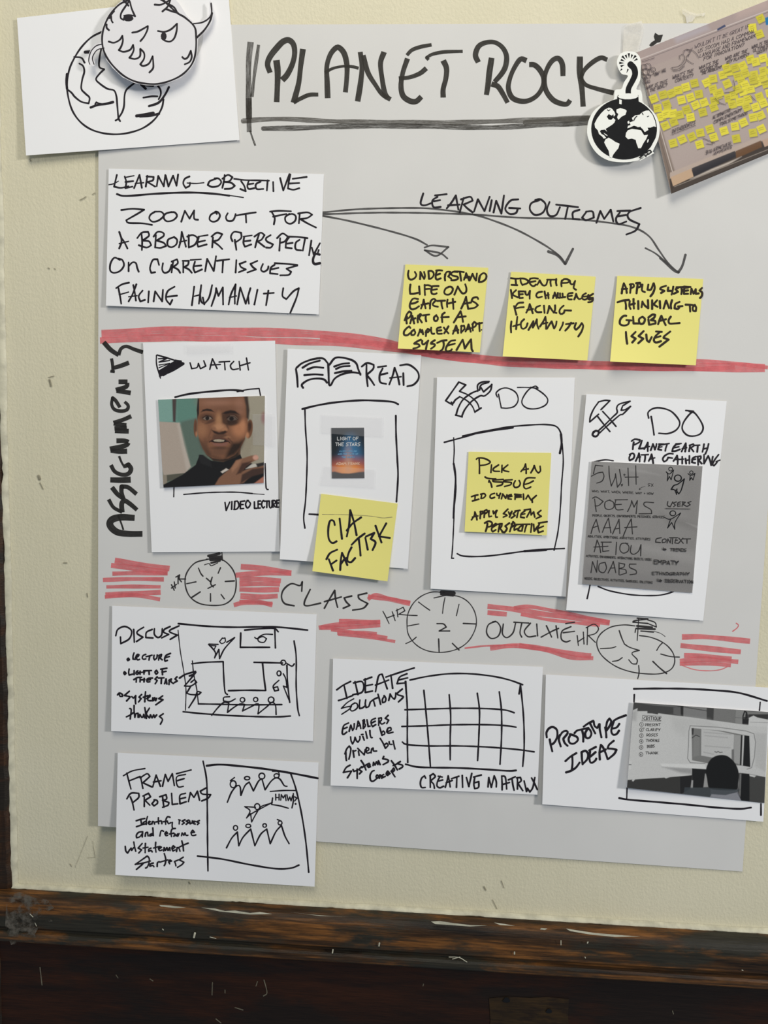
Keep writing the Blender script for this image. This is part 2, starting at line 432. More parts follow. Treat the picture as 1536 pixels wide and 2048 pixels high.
# ---- printed pictures: pigment laid on a fine grid, shape by shape
class Picture:
    def __init__(s, surf, crop, step, inset=0.0006):
        a, b, c, d = surf.q
        nu = int(max(np.linalg.norm(b - a), np.linalg.norm(c - d)) / step) + 2; nv = int(max(np.linalg.norm(d - a), np.linalg.norm(c - b)) / step) + 2
        U, V = np.meshgrid(np.linspace(inset, 1 - inset, nu), np.linspace(inset, 1 - inset, nv))
        P = surf.at(U, V); s.nu, s.nv, s.P, s.surf, s.crop = nu, nv, P.reshape(-1, 2), surf, crop
        s.X = (s.P[:, 0] - crop.x0) / crop.k; s.Y = (s.P[:, 1] - crop.y0) / crop.k
        s.C = np.zeros((len(s.X), 3))
    def fill(s, rgb): s.C[:] = lin(rgb); return s
    def blend(s, a, rgb): s.C += (lin(rgb) - s.C) * a[:, None]; return s
    def sdf(s, P):
        P = np.array(P, float); Q = np.roll(P, -1, 0); d = np.full(len(s.X), 1e9); ins = np.zeros(len(s.X), bool)
        for (x1, y1), (x2, y2) in zip(P, Q):
            ex, ey = x2 - x1, y2 - y1; wx, wy = s.X - x1, s.Y - y1
            t = np.clip((wx * ex + wy * ey) / (ex * ex + ey * ey + 1e-9), 0, 1)
            d = np.minimum(d, (wx - ex * t) ** 2 + (wy - ey * t) ** 2)
            if y1 != y2: ins ^= ((y1 > s.Y) != (y2 > s.Y)) & (s.X < ex * (s.Y - y1) / ey + x1)
        return np.where(ins, -1, 1) * np.sqrt(d)
    @staticmethod
    def soft(d, blur): 
        t = np.clip(0.5 - d / (2.0 * blur), 0, 1); return t * t * (3 - 2 * t)
    def poly(s, txt, rgb, blur=4, alpha=1.0, sm=False):
        P = parse(txt)[0][1]
        if sm: P = smooth_loop(P, 5)
        return s.blend(s.soft(s.sdf(P), blur) * alpha, rgb)
    def ell(s, cx, cy, rx, ry, rgb, blur=10, alpha=1.0, ang=0):
        a = math.radians(ang); dx, dy = s.X - cx, s.Y - cy
        u = dx * math.cos(a) + dy * math.sin(a); v = -dx * math.sin(a) + dy * math.cos(a)
        r = np.sqrt((u / rx) ** 2 + (v / ry) ** 2)
        return s.blend(s.soft((r - 1) * min(rx, ry), blur) * alpha, rgb)
    def line(s, txt, w, rgb, blur=3, alpha=1.0):
        for _, P in parse(txt):
            d = np.full(len(s.X), 1e9)
            for (x1, y1), (x2, y2) in zip(P, P[1:]):
                ex, ey = x2 - x1, y2 - y1; wx, wy = s.X - x1, s.Y - y1
                t = np.clip((wx * ex + wy * ey) / (ex * ex + ey * ey + 1e-9), 0, 1)
                d = np.minimum(d, np.hypot(wx - ex * t, wy - ey * t))
            s.blend(s.soft(d - w / 2, blur) * alpha, rgb)
        return s
    def grain(s, amt, seed=1):
        s.C *= 1 + np.random.default_rng(seed).normal(0, amt, len(s.X))[:, None]; return s
    def build(s, parent, name='printed_image', eps=0.00006):
        v = s.surf.pts(s.P[:, 0], s.P[:, 1], eps); n = s.nu
        I = (np.arange(s.nv - 1)[:, None] * n + np.arange(n - 1)[None]).ravel()
        faces = np.stack([I, I + n, I + n + 1, I + 1], 1).tolist()
        o = mesh_obj(name, v, faces, M_PRINT, parent)
        at = o.data.color_attributes.new('pigment', 'FLOAT_COLOR', 'POINT')
        c = np.ones((len(v), 4), np.float32); c[:, :3] = np.clip(s.C / GAIN, 0.002, 0.92)
        at.data.foreach_set('color', c.ravel()); return o

# ------------------------------------------------------------------ the setting
def structure(o): o['kind'] = 'structure'; return o
def zx(px, py, off=0.0):
    p = project(px, py, off); return float(p[0]), float(p[2])
rail_l = zx(50, 1796, 0.02); rail_r = zx(1536, 1888, 0.02)
Z_RAIL = (rail_l[1] + rail_r[1]) / 2                       # top edge of the chair rail
Z_RAILB = (zx(50, 1887, 0.02)[1] + zx(1536, 1975, 0.02)[1]) / 2
X_CASE = (zx(5, 900, 0.004)[0] + zx(24, 1790, 0.004)[0]) / 2
XL, XR, ZT, ZB = X_CASE - 0.30, 1.1, 2.35, 0.55
W_MESH = mesh_obj('wall_back', [(XL, 0, ZB), (XR, 0, ZB), (XR, 0, ZT), (XL, 0, ZT), (XL, .08, ZB), (XR, .08, ZB), (XR, .08, ZT), (XL, .08, ZT)],
    [(0, 1, 2, 3), (5, 4, 7, 6), (3, 2, 6, 7), (1, 0, 4, 5), (1, 5, 6, 2), (4, 0, 3, 7)], M_WALL, loc=(0, 0, 1.4))
wall = structure(W_MESH)

def extrude_profile(name, prof, x0, x1, mat, nseg=60, jag=0.0):
    """a moulding: profile points (y outwards from the wall, z) run along x"""
    xs = np.linspace(x0, x1, nseg); k = len(prof); verts, faces = [], []
    rnd = np.random.default_rng(3)
    for x in xs:
        for (y, z) in prof: verts.append((x, -y + (rnd.normal(0, jag) if jag else 0), z + (rnd.normal(0, jag) if jag else 0)))
    for i in range(nseg - 1):
        for j in range(k - 1): faces.append((i * k + j, i * k + j + 1, (i + 1) * k + j + 1, (i + 1) * k + j))
    faces.append(tuple(range(k))); faces.append(tuple(reversed(range((nseg - 1) * k, nseg * k))))
    return mesh_obj(name, verts, faces, mat, loc=((x0 + x1) / 2, 0, prof[0][1]), smooth=False)
H = Z_RAIL - Z_RAILB
arc = [(0.0, Z_RAIL)]
for i in range(9):                                          # rounded nose of the rail
    a = math.pi / 2 * i / 8
    arc.append((0.008 + 0.014 * math.sin(a), Z_RAIL - 0.014 * (1 - math.cos(a))))
arc += [(0.023, Z_RAIL - H * 0.62), (0.020, Z_RAIL - H * 0.70), (0.0195, Z_RAIL - H * 0.76)]
for i in range(7):                                          # small bead along the bottom
    a = math.pi * i / 6
    arc.append((0.0195 + 0.0045 * math.sin(a), Z_RAIL - H * 0.88 + H * 0.12 * math.cos(a)))
arc += [(0.012, Z_RAILB), (0.0, Z_RAILB)]
rail = structure(extrude_profile('trim_1', arc, X_CASE - 0.02, XR, M_RAIL))
panel = structure(extrude_profile('trim_2', [(0.0, Z_RAILB + 0.002), (0.010, Z_RAILB + 0.002), (0.0105, Z_RAILB - 0.012), (0.008, Z_RAILB - 0.03), (0.008, ZB), (0.0, ZB)],
                                  X_CASE - 0.02, XR, M_PANEL))
# a bare patch on the panel
def patch(name, pts, off, mat, parent, thick=0.0006):
    class Flat(Surf):
        def off(s, px, py): return np.full(np.shape(np.asarray(px, float)), off)
    v, f = outline_geo([pts], Flat([(0, 0), (1, 0), (1, 1), (0, 1)]), 0.0, thick)
    return mesh_obj(name, v, f, mat, parent)
patch('bare_wood_patch', [(978, 1997), (1012, 1993), (1060, 1996), (1095, 1994), (1138, 1998), (1136, 2032), (1140, 2075), (1082, 2080), (1010, 2076), (976, 2080), (981, 2040)], 0.0086, M_BARE, panel)
for q in [(1013, 2000, 7), (1098, 2022, 6)]:
    patch('nail_hole', [(q[0] + q[2] * math.cos(a) * (1 + .3 * math.sin(3 * a)), q[1] + q[2] * .8 * math.sin(a)) for a in np.linspace(0, 6.28, 10)[:-1]], 0.0092, M_BLACK, panel)
# casing of the opening at the far left, with a peeling painted edge
casing = structure(mesh_obj('trim_3', [], [], M_CASE, loc=(X_CASE, 0, 1.4)))
def casing_mesh():
    prof = [(X_CASE, 0.0), (X_CASE - .001, -.004), (X_CASE - .004, -.007), (X_CASE - .012, -.008), (X_CASE - .014, -.011), (X_CASE - .06, -.012), (X_CASE - .29, -.012), (X_CASE - .29, 0)]
    rnd = np.random.default_rng(5); zs = np.linspace(ZB, ZT, 160); V, Fc = [], []
    for z in zs:
        j = rnd.normal(0, 0.0006)
        for i, (x, y) in enumerate(prof): V.append((x + (j if i in (1, 2, 3) else 0), y, z))
    k = len(prof)
    for i in range(len(zs) - 1):
        for j in range(k - 1): Fc.append((i * k + j, i * k + j + 1, (i + 1) * k + j + 1, (i + 1) * k + j))
    Fc += [tuple(range(k)), tuple(range((len(zs) - 1) * k, len(zs) * k))]
    casing.data.from_pydata((np.array(V) - np.array(casing.location)).tolist(), [], Fc); casing.data.update()
casing_mesh()
def ragged(name, along, a0, a1, w_in, w_out, off, mat, n=150, seed=1, amp=0.001, parent=None, bulge=0.0012):
    """a ragged bead of old paint: runs along x ('x') or z ('z')"""
    rnd = np.random.default_rng(seed); s = np.linspace(a0, a1, n); V, Fc = [], []
    def walk(k): 
        r = rnd.normal(0, 1, n); r = np.convolve(r, np.ones(k) / k, 'same'); return r / (r.std() + 1e-9)
    e1, e2 = walk(9) * amp * .5 + rnd.normal(0, amp * .2, n), walk(4) * amp + rnd.normal(0, amp * .35, n)
    for i in range(n):
        o, i_ = w_out + e1[i], w_in + e2[i]; m = (o + i_) / 2
        for q, y in ((o, -0.0002), (m, -off - bulge * (1 + .5 * math.sin(i * 1.3))), (i_, -off)):
            V.append((s[i], y, q) if along == 'x' else (q, y, s[i]))
    for i in range(n - 1):
        for j in range(2): Fc.append((i * 3 + j, i * 3 + j + 1, i * 3 + j + 4, i * 3 + j + 3))
    return mesh_obj(name, V, Fc, mat, parent, loc=V[len(V) // 2], smooth=True)
structure(ragged('trim_4', 'x', X_CASE, XR, Z_RAIL - 0.0004, Z_RAIL + 0.0024, 0.0056, M_LIP, n=420, seed=2, amp=0.0004, bulge=0.0003))
structure(ragged('trim_5', 'z', Z_RAIL, ZT, X_CASE - 0.0015, X_CASE + 0.0042, 0.0034, M_LIP, n=260, seed=4, amp=0.0007, bulge=0.0004))
# dusty lump where the casing meets the rail, flecks of paint on the rail and the panel
patch('dust_smear', [(14, 1790), (40, 1784), (72, 1796), (96, 1800), (108, 1816), (84, 1828), (106, 1842), (80, 1850), (70, 1868), (74, 1884), (44, 1884), (22, 1890), (10, 1850)], 0.0235, M_DUST, rail, 0.001)
fl = Ink(Surf([(0, 1780), (1536, 1780), (1536, 2048), (0, 2048)], base=24.6), REAL, 2.4)
fl.draw('w3.5 390,1866 388,1875/w2.5 666,1899 665,1906/w3 759,1886 758,1892/w2.5 1029,1904 1029,1908/w2.5 1176,1884 1175,1886/w1.5 898,1914 918,1915 934,1924/w1.5 905,1918 920,1914/w1.5 1122,1881 1122,1890/w2 325,1858 327,1860/w1.8 60,1828 66,1834/w1.5 70,1846 73,1852/w2 1484,1940 1486,1941/w1.5 420,1874 432,1877/w1.6 1170,1914 1171,1916')
fl.blob('862,1843 880,1842 905,1846 940,1850 975,1851 940,1853 900,1850 870,1848/1132,1857 1150,1860 1190,1866 1250,1871 1280,1873 1230,1874 1180,1869 1140,1862/318,1810 340,1811 372,1815 350,1816 322,1813/402,1815 430,1817 450,1822 470,1821 500,1826 520,1824 545,1828 500,1829 440,1823/580,1824 620,1829 660,1832 700,1833 640,1832/1082,1856 1095,1857 1090,1860 1080,1859/988,1845 1010,1848 1030,1852 1000,1850')
fl.build('paint_fleck', M_LIP, rail)
fp = Ink(Surf([(0, 1780), (1536, 1780), (1536, 2048), (0, 2048)], base=8.3), REAL, 2.0)
fp.draw('80,1935 84,1970/425,1965 424,1990/515,1963 512,1972/528,1960 534,1985 527,1992/470,2015 486,2020/432,2038 442,2046/848,1962 846,1972/1345,2022 1347,2028/1380,1976 1381,1984/450,1980 450,1986/232,1950 236,1956/1470,1990 1478,2004/300,1958 306,1962')
fp.build('paint_scratch', M_SCUFF, panel)
sc = Ink(Surf([(0, 0), (1536, 0), (1536, 2048), (0, 2048)], base=0.6), REAL, 3)
sc.draw('w2.2 160,400 168,396 172,393/w2.2 185,389 190,386/w3 96,536 99,537/w3.5 109,537 110,538/w5 99,760 102,772/w2 97,755 108,752/w7 77,952 79,958/w3 80,966 86,978/w2.5 127,1126 134,1126/w2.5 174,1187 175,1194/w2 140,1728 143,1733/w0.9 185,1682 190,1715 174,1716/w0.8 150,1735 175,1672/w3.5 968,1774 971,1780/w2 985,1800 994,1818/w2 1003,1762 1008,1776/w2 378,1764 380,1768/w3 60,318 62,322')
sc.build('scuff_mark', M_SCUFF, wall)

# ------------------------------------------------------------------ the flip chart sheet and all that is written on it
A = Crop(0, 0, .3255); B = Crop(470, 40, .26042); C = Crop(850, 40, .26042); D = Crop(1140, 0, .25781); E = Crop(190, 320, .3125)
F = Crop(620, 370, .52083); G = Crop(780, 510, .26042); HH = Crop(1180, 530, .16927); I = Crop(190, 660, .26693); J = Crop(550, 690, .23934)
K = Crop(850, 740, .22956); L = Crop(1120, 780, .22457); MM = Crop(190, 1090, .3776); N = Crop(620, 1160, .35156); O = Crop(1100, 1220, .28385)
P = Crop(210, 1200, .28646); Q = Crop(220, 1490, .27995); R = Crop(650, 1300, .29297); S = Crop(1070, 1330, .30339); T = Crop(300, 780, .16276); U = Crop(1250, 1380, .1862)

sp = Surf([(197, 50), (1604, 46), (1485, 1743), (196, 1652)], base=0.5, l=1.6, b=1.0, wave=0.9, bl=4)
poster = sheet('flip_chart_sheet', sp, M_POSTER, 'large white flip chart sheet taped to the cream wall under all the cards', 'poster', n=90)

t = Ink(sp, B, 44, flat=True)
t.draw('270,405 250,340 270,280 320,215 370,165 415,155 450,190 458,260 440,340 400,420 362,462/w46 318,308 328,400 325,520 320,630/w42 522,222 505,350 490,480 465,580 450,635/w30 450,635 500,605 570,575 640,572'
       '/w40 712,600 708,480 705,360 730,270 770,218 800,212 840,260 860,350 858,450 848,555/w22 690,405 750,372 830,355 900,358 950,370/w40 962,245 975,360 965,480 942,625/w36 985,270 1020,400 1080,500 1130,570 1195,610/w40 1145,245 1118,330 1130,450 1150,560 1172,600'
       '/w28 1320,270 1360,230 1430,205 1510,190/w40 1325,295 1290,400 1275,500 1290,580 1340,620 1390,625 1432,588/w34 1258,448 1340,440 1420,410 1470,370')
t.draw('w26 28,306 12,288 60,262 150,245 290,240/w42 140,310 165,370 160,450 140,530 140,595/w38 410,325 388,270 410,205 460,175 530,170 590,205 625,270 620,350 590,410 535,475/w42 512,290 495,400 485,490 472,575/w38 510,490 560,510 600,570 635,635'
       '/w38 780,312 735,300 690,360 655,440 640,520 665,590 720,620 790,620 860,580 905,510 910,440 880,380 840,345 800,342/w38 1060,430 1055,340 1025,295 980,310 940,370 918,450 930,540 980,610 1040,640 1090,645 1115,615/w44 1190,280 1190,400 1205,520 1215,665/w34 1400,305 1350,290 1280,330 1220,390 1195,455/w34 1200,455 1240,500 1330,530 1450,560', C)
t.build('title_lettering', M_BRUSH, poster)
t = Ink(sp, B, 40, flat=True); t.draw('w44 120,168 105,330 105,560 108,760/w40 106,600 106,720 110,860/w26 182,190 152,400 130,590/w14 116,850 132,900 156,965'); t.build('title_bar', M_DRYER, poster)
t = Ink(sp, REAL, 9.5); t.draw('486,242 522,239 574,238 652,242 730,244 870,245 954,244 1058,240 1185,235/w9 1050,245 1120,240 1190,236')
t.build('title_underline', M_DRY, poster)
t = Ink(sp, REAL, 10); t.draw('526,257 600,256 678,253 782,252 870,253 980,255 1084,250 1190,245'); t.build('title_underline', M_DRYER, poster)
t = Ink(sp, D, 60); t.blob('614,350 634,326 658,312 650,282 660,254 688,272 722,268 714,292 702,326 676,332 650,352 628,362'); t.build('ink_blot', M_BRUSH2, poster)

t = Ink(sp, F, 7.5)
t.draw('435,32 425,70 440,78 470,68/490,45 470,60 475,85 502,84/475,62 500,58/480,40 525,35/525,90 545,65 560,40 570,95/530,78 575,75/590,50 575,105/580,55 615,45 625,60 590,75 605,90 625,105/630,102 645,55 670,100 690,45/698,58 690,100/705,105 715,60 735,110 745,40/800,55 770,60 750,90 765,110 790,108 798,92/765,88 808,90'
       '/880,58 850,70 845,95 865,115 895,105 905,75 885,55 865,58/920,65 910,95 920,118 945,115 960,85/945,75 1030,85/990,85 980,130/1035,95 1010,105 1010,130 1035,132/1060,105 1045,125 1060,135 1090,125 1085,102 1060,102/1100,145 1115,100 1130,130 1155,95 1165,140/1190,105 1175,130 1185,150 1215,140/1180,120 1215,115/1180,100 1230,98/1270,88 1225,105 1225,130 1265,150 1250,175 1215,190')
t.build('heading_lettering', M_INK, poster)
for txt in ('48,118 150,138 300,175 400,205 450,230/440,240 470,232 532,238 485,272 440,250 500,262 528,282',
            '48,105 200,92 400,88 500,94 620,112 700,135 800,175 900,230 955,270 980,300/w10 915,255 950,270 980,303 1010,245',
            '48,112 300,106 600,112 800,125 1000,130 1150,145 1240,162 1300,195 1340,250 1375,300 1410,333/w6 1288,242 1330,265 1375,305/w10 1345,280 1395,325 1415,335 1430,310 1442,268'):
    t = Ink(sp, F, 7); t.draw(txt); t.build('arrow', M_ARROW, poster)
t = Ink(sp, REAL, 17, flat=True)
t.draw('203,668 330,662 500,664 640,669 760,684 840,702 940,716 1100,726 1300,733 1450,735 1530,736/w13 200,681 350,676 560,682 700,688 800,699 880,711 960,717/w9 830,706 950,722 1060,731 1250,736 1400,738 1470,734/w8 1390,722 1460,726 1536,735/w12 640,676 720,684 800,694')
t.build('red_divider_stripe', M_RED, poster)
t = Ink(sp, Crop(200, 680, .1953), 46, flat=True)
t.draw('w66 435,1985 300,1985 190,1972 125,1930 100,1880 130,1835 220,1815 355,1822/w20 185,1795 215,1870 240,1945/w40 88,1632 140,1715 228,1762/228,1765 222,1680 250,1645 310,1680 380,1740/w44 122,1508 180,1580 248,1630/w48 242,1630 220,1560 222,1500 290,1510 375,1578/w58 105,1432 210,1435 315,1430/w44 112,1280 150,1345 220,1378 290,1370 318,1320 290,1275 252,1295/w24 195,1188 220,1250 255,1310'
       '/w50 168,1032 255,1032 292,1045/w54 290,1050 260,1080 102,1118/w50 110,1132 190,1140 278,1138/w46 320,780 240,815 138,848/w46 140,855 270,875/w44 148,905 275,898/w46 152,930 295,934/w34 205,690 160,620 128,592 120,660 150,712 220,728 278,712 288,670 252,632/w44 190,428 282,428/w50 278,438 268,478 162,512/w46 168,522 240,530 315,542/w30 118,188 128,250 132,335/w28 105,318 152,325/w42 130,288 210,265 297,232/w44 38,22 110,100 192,155/w38 190,155 215,90 270,65 350,95 440,125')
t.build('side_lettering', M_BRUSH2, poster)
for crop, txt in ((MM, 'w28 105,82 250,105 395,125/w30 85,108 230,125 385,145/w24 92,152 250,148 385,150/w22 42,185 200,180 365,182/w20 60,222 200,220 348,222/w28 55,265 200,258 348,250/w22 52,275 200,265 345,288'),
                  (MM, 'w28 772,115 900,125 1040,148/w26 745,160 880,150 1040,150/w26 765,182 880,180 985,190/w26 765,208 880,205 980,206/w26 765,235 870,238 975,236/w28 770,270 870,275 968,270/w22 765,300 860,300 940,318/w22 735,318 800,305 940,310'),
                  (N, 'w26 330,92 380,102 450,108 570,135/w20 330,110 375,85 460,108 570,128/w28 50,272 150,255 400,238/w26 165,235 400,240/w24 60,272 250,268 400,255/w24 155,300 300,300 380,310/w16 160,310 320,325 485,350/w22 120,280 260,300 440,330'),
                  (N, 'w30 1010,150 1150,165 1300,190 1520,218 1705,245/w26 1010,185 1120,195/w22 1160,160 1250,152 1400,178 1705,240/w18 1200,195 1350,225 1536,246 1650,258/w10 880,388 1000,375 1180,370/w28 1025,388 1200,375 1536,425 1600,432/w26 1190,372 1350,400 1490,440 1612,445'),
                  (O, 'w36 930,190 1100,190 1410,220/w38 920,250 1100,270 1345,295/w32 945,320 1100,325 1280,345/w34 915,360 1100,345 1327,365/w30 915,380 1100,375 1275,390/w7 930,390 1020,420 1120,428 1200,420 1250,400/w8 1310,92 1328,105 1320,125 1285,152')):
    t = Ink(sp, crop, 26, flat=True); t.draw(txt); t.build('red_hatching', M_RED, poster)
t = Ink(sp, MM, 9)
t.draw('1095,245 1098,195 1085,215 1040,205 1000,235 988,275 1005,310 1055,322/1140,235 1110,300 1120,322 1195,308/1215,335 1240,290 1270,240 1275,290 1285,330/1215,300 1305,275/1360,270 1320,280 1330,300 1350,320 1315,335/1440,255 1395,265 1400,285 1445,310 1420,335 1365,345')
t.build('class_lettering', M_THIN, poster)
t = Ink(sp, N, 8)
t.draw('w8 1055,235 1015,255 1005,300 1030,332 1070,320 1085,275 1065,240 1040,238/w8 1100,250 1095,305 1120,328 1155,300 1170,245/w8 1160,240 1245,245/w8 1205,245 1195,300 1205,325/w8 1255,245 1220,290 1240,322 1285,318/w8 1290,250 1295,318/w8 1345,260 1375,325/w8 1415,275 1380,290 1315,325/w8 1400,260 1410,330/w8 1485,265 1435,290 1430,335 1455,352 1480,345/w8 1440,300 1505,292/w8 1455,248 1505,240', N)
t.build('outline_lettering', M_THIN, poster)
for crop, w, txt in ((MM, 7, '600,75 530,95 485,150 478,210 500,270 550,308 620,320 690,312 735,270 748,200 735,140 700,95 660,75 590,75/548,122 560,150 572,165/665,120 652,150/w8 690,193 738,190/485,205 535,195/w8 512,278 558,248/612,257 612,298/668,262 685,285/590,176 612,195 621,170 613,205 627,222/598,230 638,210/w15 600,58 660,45/w15 610,65 670,62/w15 612,78 668,74/w10 615,95 662,84/w6 672,38 676,82/w5 580,105 605,98 615,110 650,95/405,210 420,240/420,195 425,228/405,228 432,208/440,165 440,205/428,170 448,158 445,180 480,180/445,180 458,195'),
                     (N, 6, '765,72 700,68 640,88 590,130 558,190 552,250 560,310 600,365 660,400 735,412 810,402 870,375 915,330 945,260 940,190 905,130 850,95 780,88 705,102/617,125 650,150 682,172/768,100 760,140 754,190/848,138 833,203/w8 872,247 945,250/553,262 620,250/545,362 580,345 605,325/w8 732,335 735,412/w8 810,360 848,398/w8 722,248 760,250 775,268 735,290 795,290/415,178 432,210 450,248/440,215 480,200/468,180 485,232/495,165 500,210/490,175 530,155 540,175 505,195 560,200 610,202/w24 748,70 818,76/w12 745,82 815,88'),
                     (O, 8, '600,112 520,105 430,120 360,165 330,225 345,290 390,345 470,400 570,435 680,450 780,448 850,420 878,370 870,310 830,255 770,215 700,190 630,180/192,180 200,250/235,155 240,240/195,225 240,195/265,120 262,245/255,125 310,100 342,130 320,165 270,180 320,228/w9 488,145 505,195 525,240/355,272 430,268 465,258/440,362 480,355 510,335/625,390 628,440 618,485/w10 725,362 770,405 822,448/780,310 850,328 912,332/792,232 770,255 752,285/528,242 560,262 630,285 590,295 578,310 615,350 610,380 580,378 555,350/w10 615,58 690,62/w10 690,64 600,75 585,85 690,95/w8 690,95 750,120 740,88 690,70/w14 612,112 720,122/w14 612,130 740,135/w10 640,148 730,155/w9 600,158 605,130/w7 625,60 615,215/w4 735,150 780,165 812,187')):
    t = Ink(sp, crop, w); t.draw(txt); t.build('clock_drawing', M_THIN, poster)

# ------------------------------------------------------------------ cards, notes and prints
CARDS = 'white half-sheet cards on the flip chart'
NOTES = 'yellow sticky notes'
def card(crop, q, label, on=sp, base=1.0, name='paper_card', cat='card', group=CARDS, mat=M_CARD, **kw):
    s = Surf(crop.p(q), base=base, on=on, **kw)
    return s, sheet(name, s, mat, label, cat, group)
def note(crop, q, label, on=sp, **kw):
    return card(crop, q, label, on=on, base=0.8, name='sticky_note', cat='sticky note', group=NOTES, mat=M_STICKY, **kw)

# learning objective
s, o = card(E, [(88, 55), (1465, 90), (1432, 988), (70, 932)], 'wide white card headed LEARNING OBJECTIVE at the tail of the arrows', l=2.2, b=.8)
t = Ink(s, E, 11.5)
t.draw('140,95 122,170 165,178 215,168/w7 88,158 118,152 150,135/190,105 200,140 195,180 240,170/w8 190,112 250,100/195,140 245,135/250,180 285,95 300,178/w9 258,150 312,145/325,170 335,100/330,105 375,108 370,130 335,140 385,170/395,168 405,102 440,168 450,95/452,98 470,170 500,100 522,165 532,92/605,105 575,120 565,150 580,178 605,165 608,145/w8 590,147 645,150 697,145'
       '/775,120 735,135 722,160 750,172 790,165 808,140 790,118 765,118/830,95 825,135 815,178/815,120 850,95 880,110 860,135 825,140 870,145 895,165 870,182 830,185/w10 890,120 960,128 1050,130 1115,132/935,135 955,165 965,200 930,185/985,130 975,165 985,185 1020,180/980,155 1015,150/1060,138 1030,155 1035,185 1078,185/1105,130 1100,195/1140,140 1142,200/1185,115 1205,195 1245,90/1250,92 1240,140 1235,182 1270,190 1308,180/1245,150 1308,147/1265,120 1355,108')
t.build('heading_lettering', M_INK, o)
t = Ink(s, E, 11.5)
t.draw('168,320 240,312 315,318 270,345 200,385 215,402 300,405 365,415/385,330 355,350 348,375 370,395 410,385 440,355 425,332 390,330/490,332 450,345 440,370 460,392 500,385 525,358 510,335 485,334/552,395 575,325 605,375 635,322 635,375 660,382/775,332 742,350 733,380 755,395 785,385 800,355 785,332 770,330 780,345/850,340 838,365 848,388 880,388 895,365 900,345/905,355 960,345 1030,335/965,348 968,400/1120,330 1180,325 1255,328/1130,330 1150,370 1145,412/1140,362 1225,345/1245,345 1218,365 1222,395 1250,408 1280,390 1285,360 1265,345 1240,348/1310,345 1305,405/1300,342 1360,335 1390,350 1360,370 1315,378 1360,405 1415,432')
t.build('lettering', M_INK, o)
t = Ink(s, E, 11.5)
t.draw('155,460 170,500 185,520 208,566/155,566 170,520 158,462/w9 155,535 215,520/297,468 302,520 300,576/270,500 300,465 340,460 345,485 305,515 345,520 360,545 330,560 280,545/390,480 385,560/375,490 400,460 435,465 440,485 395,515 440,530 455,550 420,562 390,560/500,495 468,510 465,545 490,558 520,540 525,510 505,492/537,560 550,510 555,460 570,510 582,555/w9 540,525 585,515/600,480 600,560/590,490 625,480 655,500 640,540 600,560/665,490 655,530 660,555 715,540/660,525 705,515/w9 660,490 722,480/755,495 750,560/745,490 780,465 815,475 790,510 755,520 790,545 815,570'
       '/905,575 895,510/880,520 870,490 890,460 935,465 935,500 895,530/955,490 950,530 960,555 1000,540/955,520 995,515/w9 950,490 1005,482/1050,475 1035,520 1025,560/1020,490 1060,465 1085,480 1065,510 1040,520 1085,555/1125,480 1095,500 1100,520 1140,540 1125,560 1095,560/1185,500 1180,580/1165,500 1200,470 1235,490 1215,520 1185,530/1245,490 1225,520 1220,560 1260,565/1230,535 1265,530/1235,490 1300,492 1360,500/1310,510 1285,530 1285,570 1320,578/1345,500 1330,580/1385,515 1370,610/1388,560 1400,605 1440,532/w16 1438,605 1410,602 1395,640 1405,665 1440,660/1425,600 1432,575')
t.build('lettering', M_INK, o)
t = Ink(s, E, 11.5)
t.draw('160,640 125,625 100,660 97,705 120,722 160,710 185,675 175,640 150,630/215,655 215,712/215,680 240,655 262,660 270,690 280,715/410,672 400,635 370,640 352,690 360,722 385,718/435,660 430,700 445,722 475,710 490,670/500,650 490,720/490,650 525,635 530,660 500,685 530,700 545,722/565,655 565,720/560,645 600,645 595,670 570,685 600,700 620,722/640,650 630,690 640,720 685,700/630,680 680,675/w9 610,640 680,635/705,712 718,632 760,710 775,615/780,645 860,635/820,640 815,720/905,640 900,720/965,650 925,665 935,685 965,700 920,718/1040,645 995,665 1010,685 1030,700 975,720/1075,665 1062,700 1080,715 1105,700 1110,680/1150,670 1125,690 1120,725 1170,730/1125,700 1175,690/1150,660 1230,665 1295,672/1295,675 1225,695 1255,715 1240,735 1185,738')
t.build('lettering', M_INK, o)
t = Ink(s, E, 11.5)
t.draw('135,820 175,795 218,785/150,820 160,870 168,920/w9 155,862 215,845/245,800 255,850 262,900/215,905 240,860 265,795/w8 215,875 270,868/305,835 280,870 290,905 320,895/345,840 340,912/375,905 385,840 430,905 435,830/510,810 465,840 455,890 480,925 495,895/460,875 525,868/635,810 620,930/680,800 665,920/w9 635,872 672,862/672,852 680,905 700,920 730,880 750,800/690,880 700,925/745,935 770,860 775,820 790,870 818,815 820,925/855,925 870,860 900,795 895,860 895,920/w9 860,880 905,870/910,925 930,815 965,920 995,820/980,870 985,920/1040,830 1020,925/1080,855 1145,850/1110,835 1095,930/1205,820 1200,870 1225,890 1270,840 1305,820 1290,880 1250,978')
t.build('lettering', M_INK, o)
t = Ink(s, E, 13); t.draw('140,218 200,230 400,215 600,208 750,215 860,228/w7 820,222 900,232 950,240'); t.build('underline', M_INK, o)

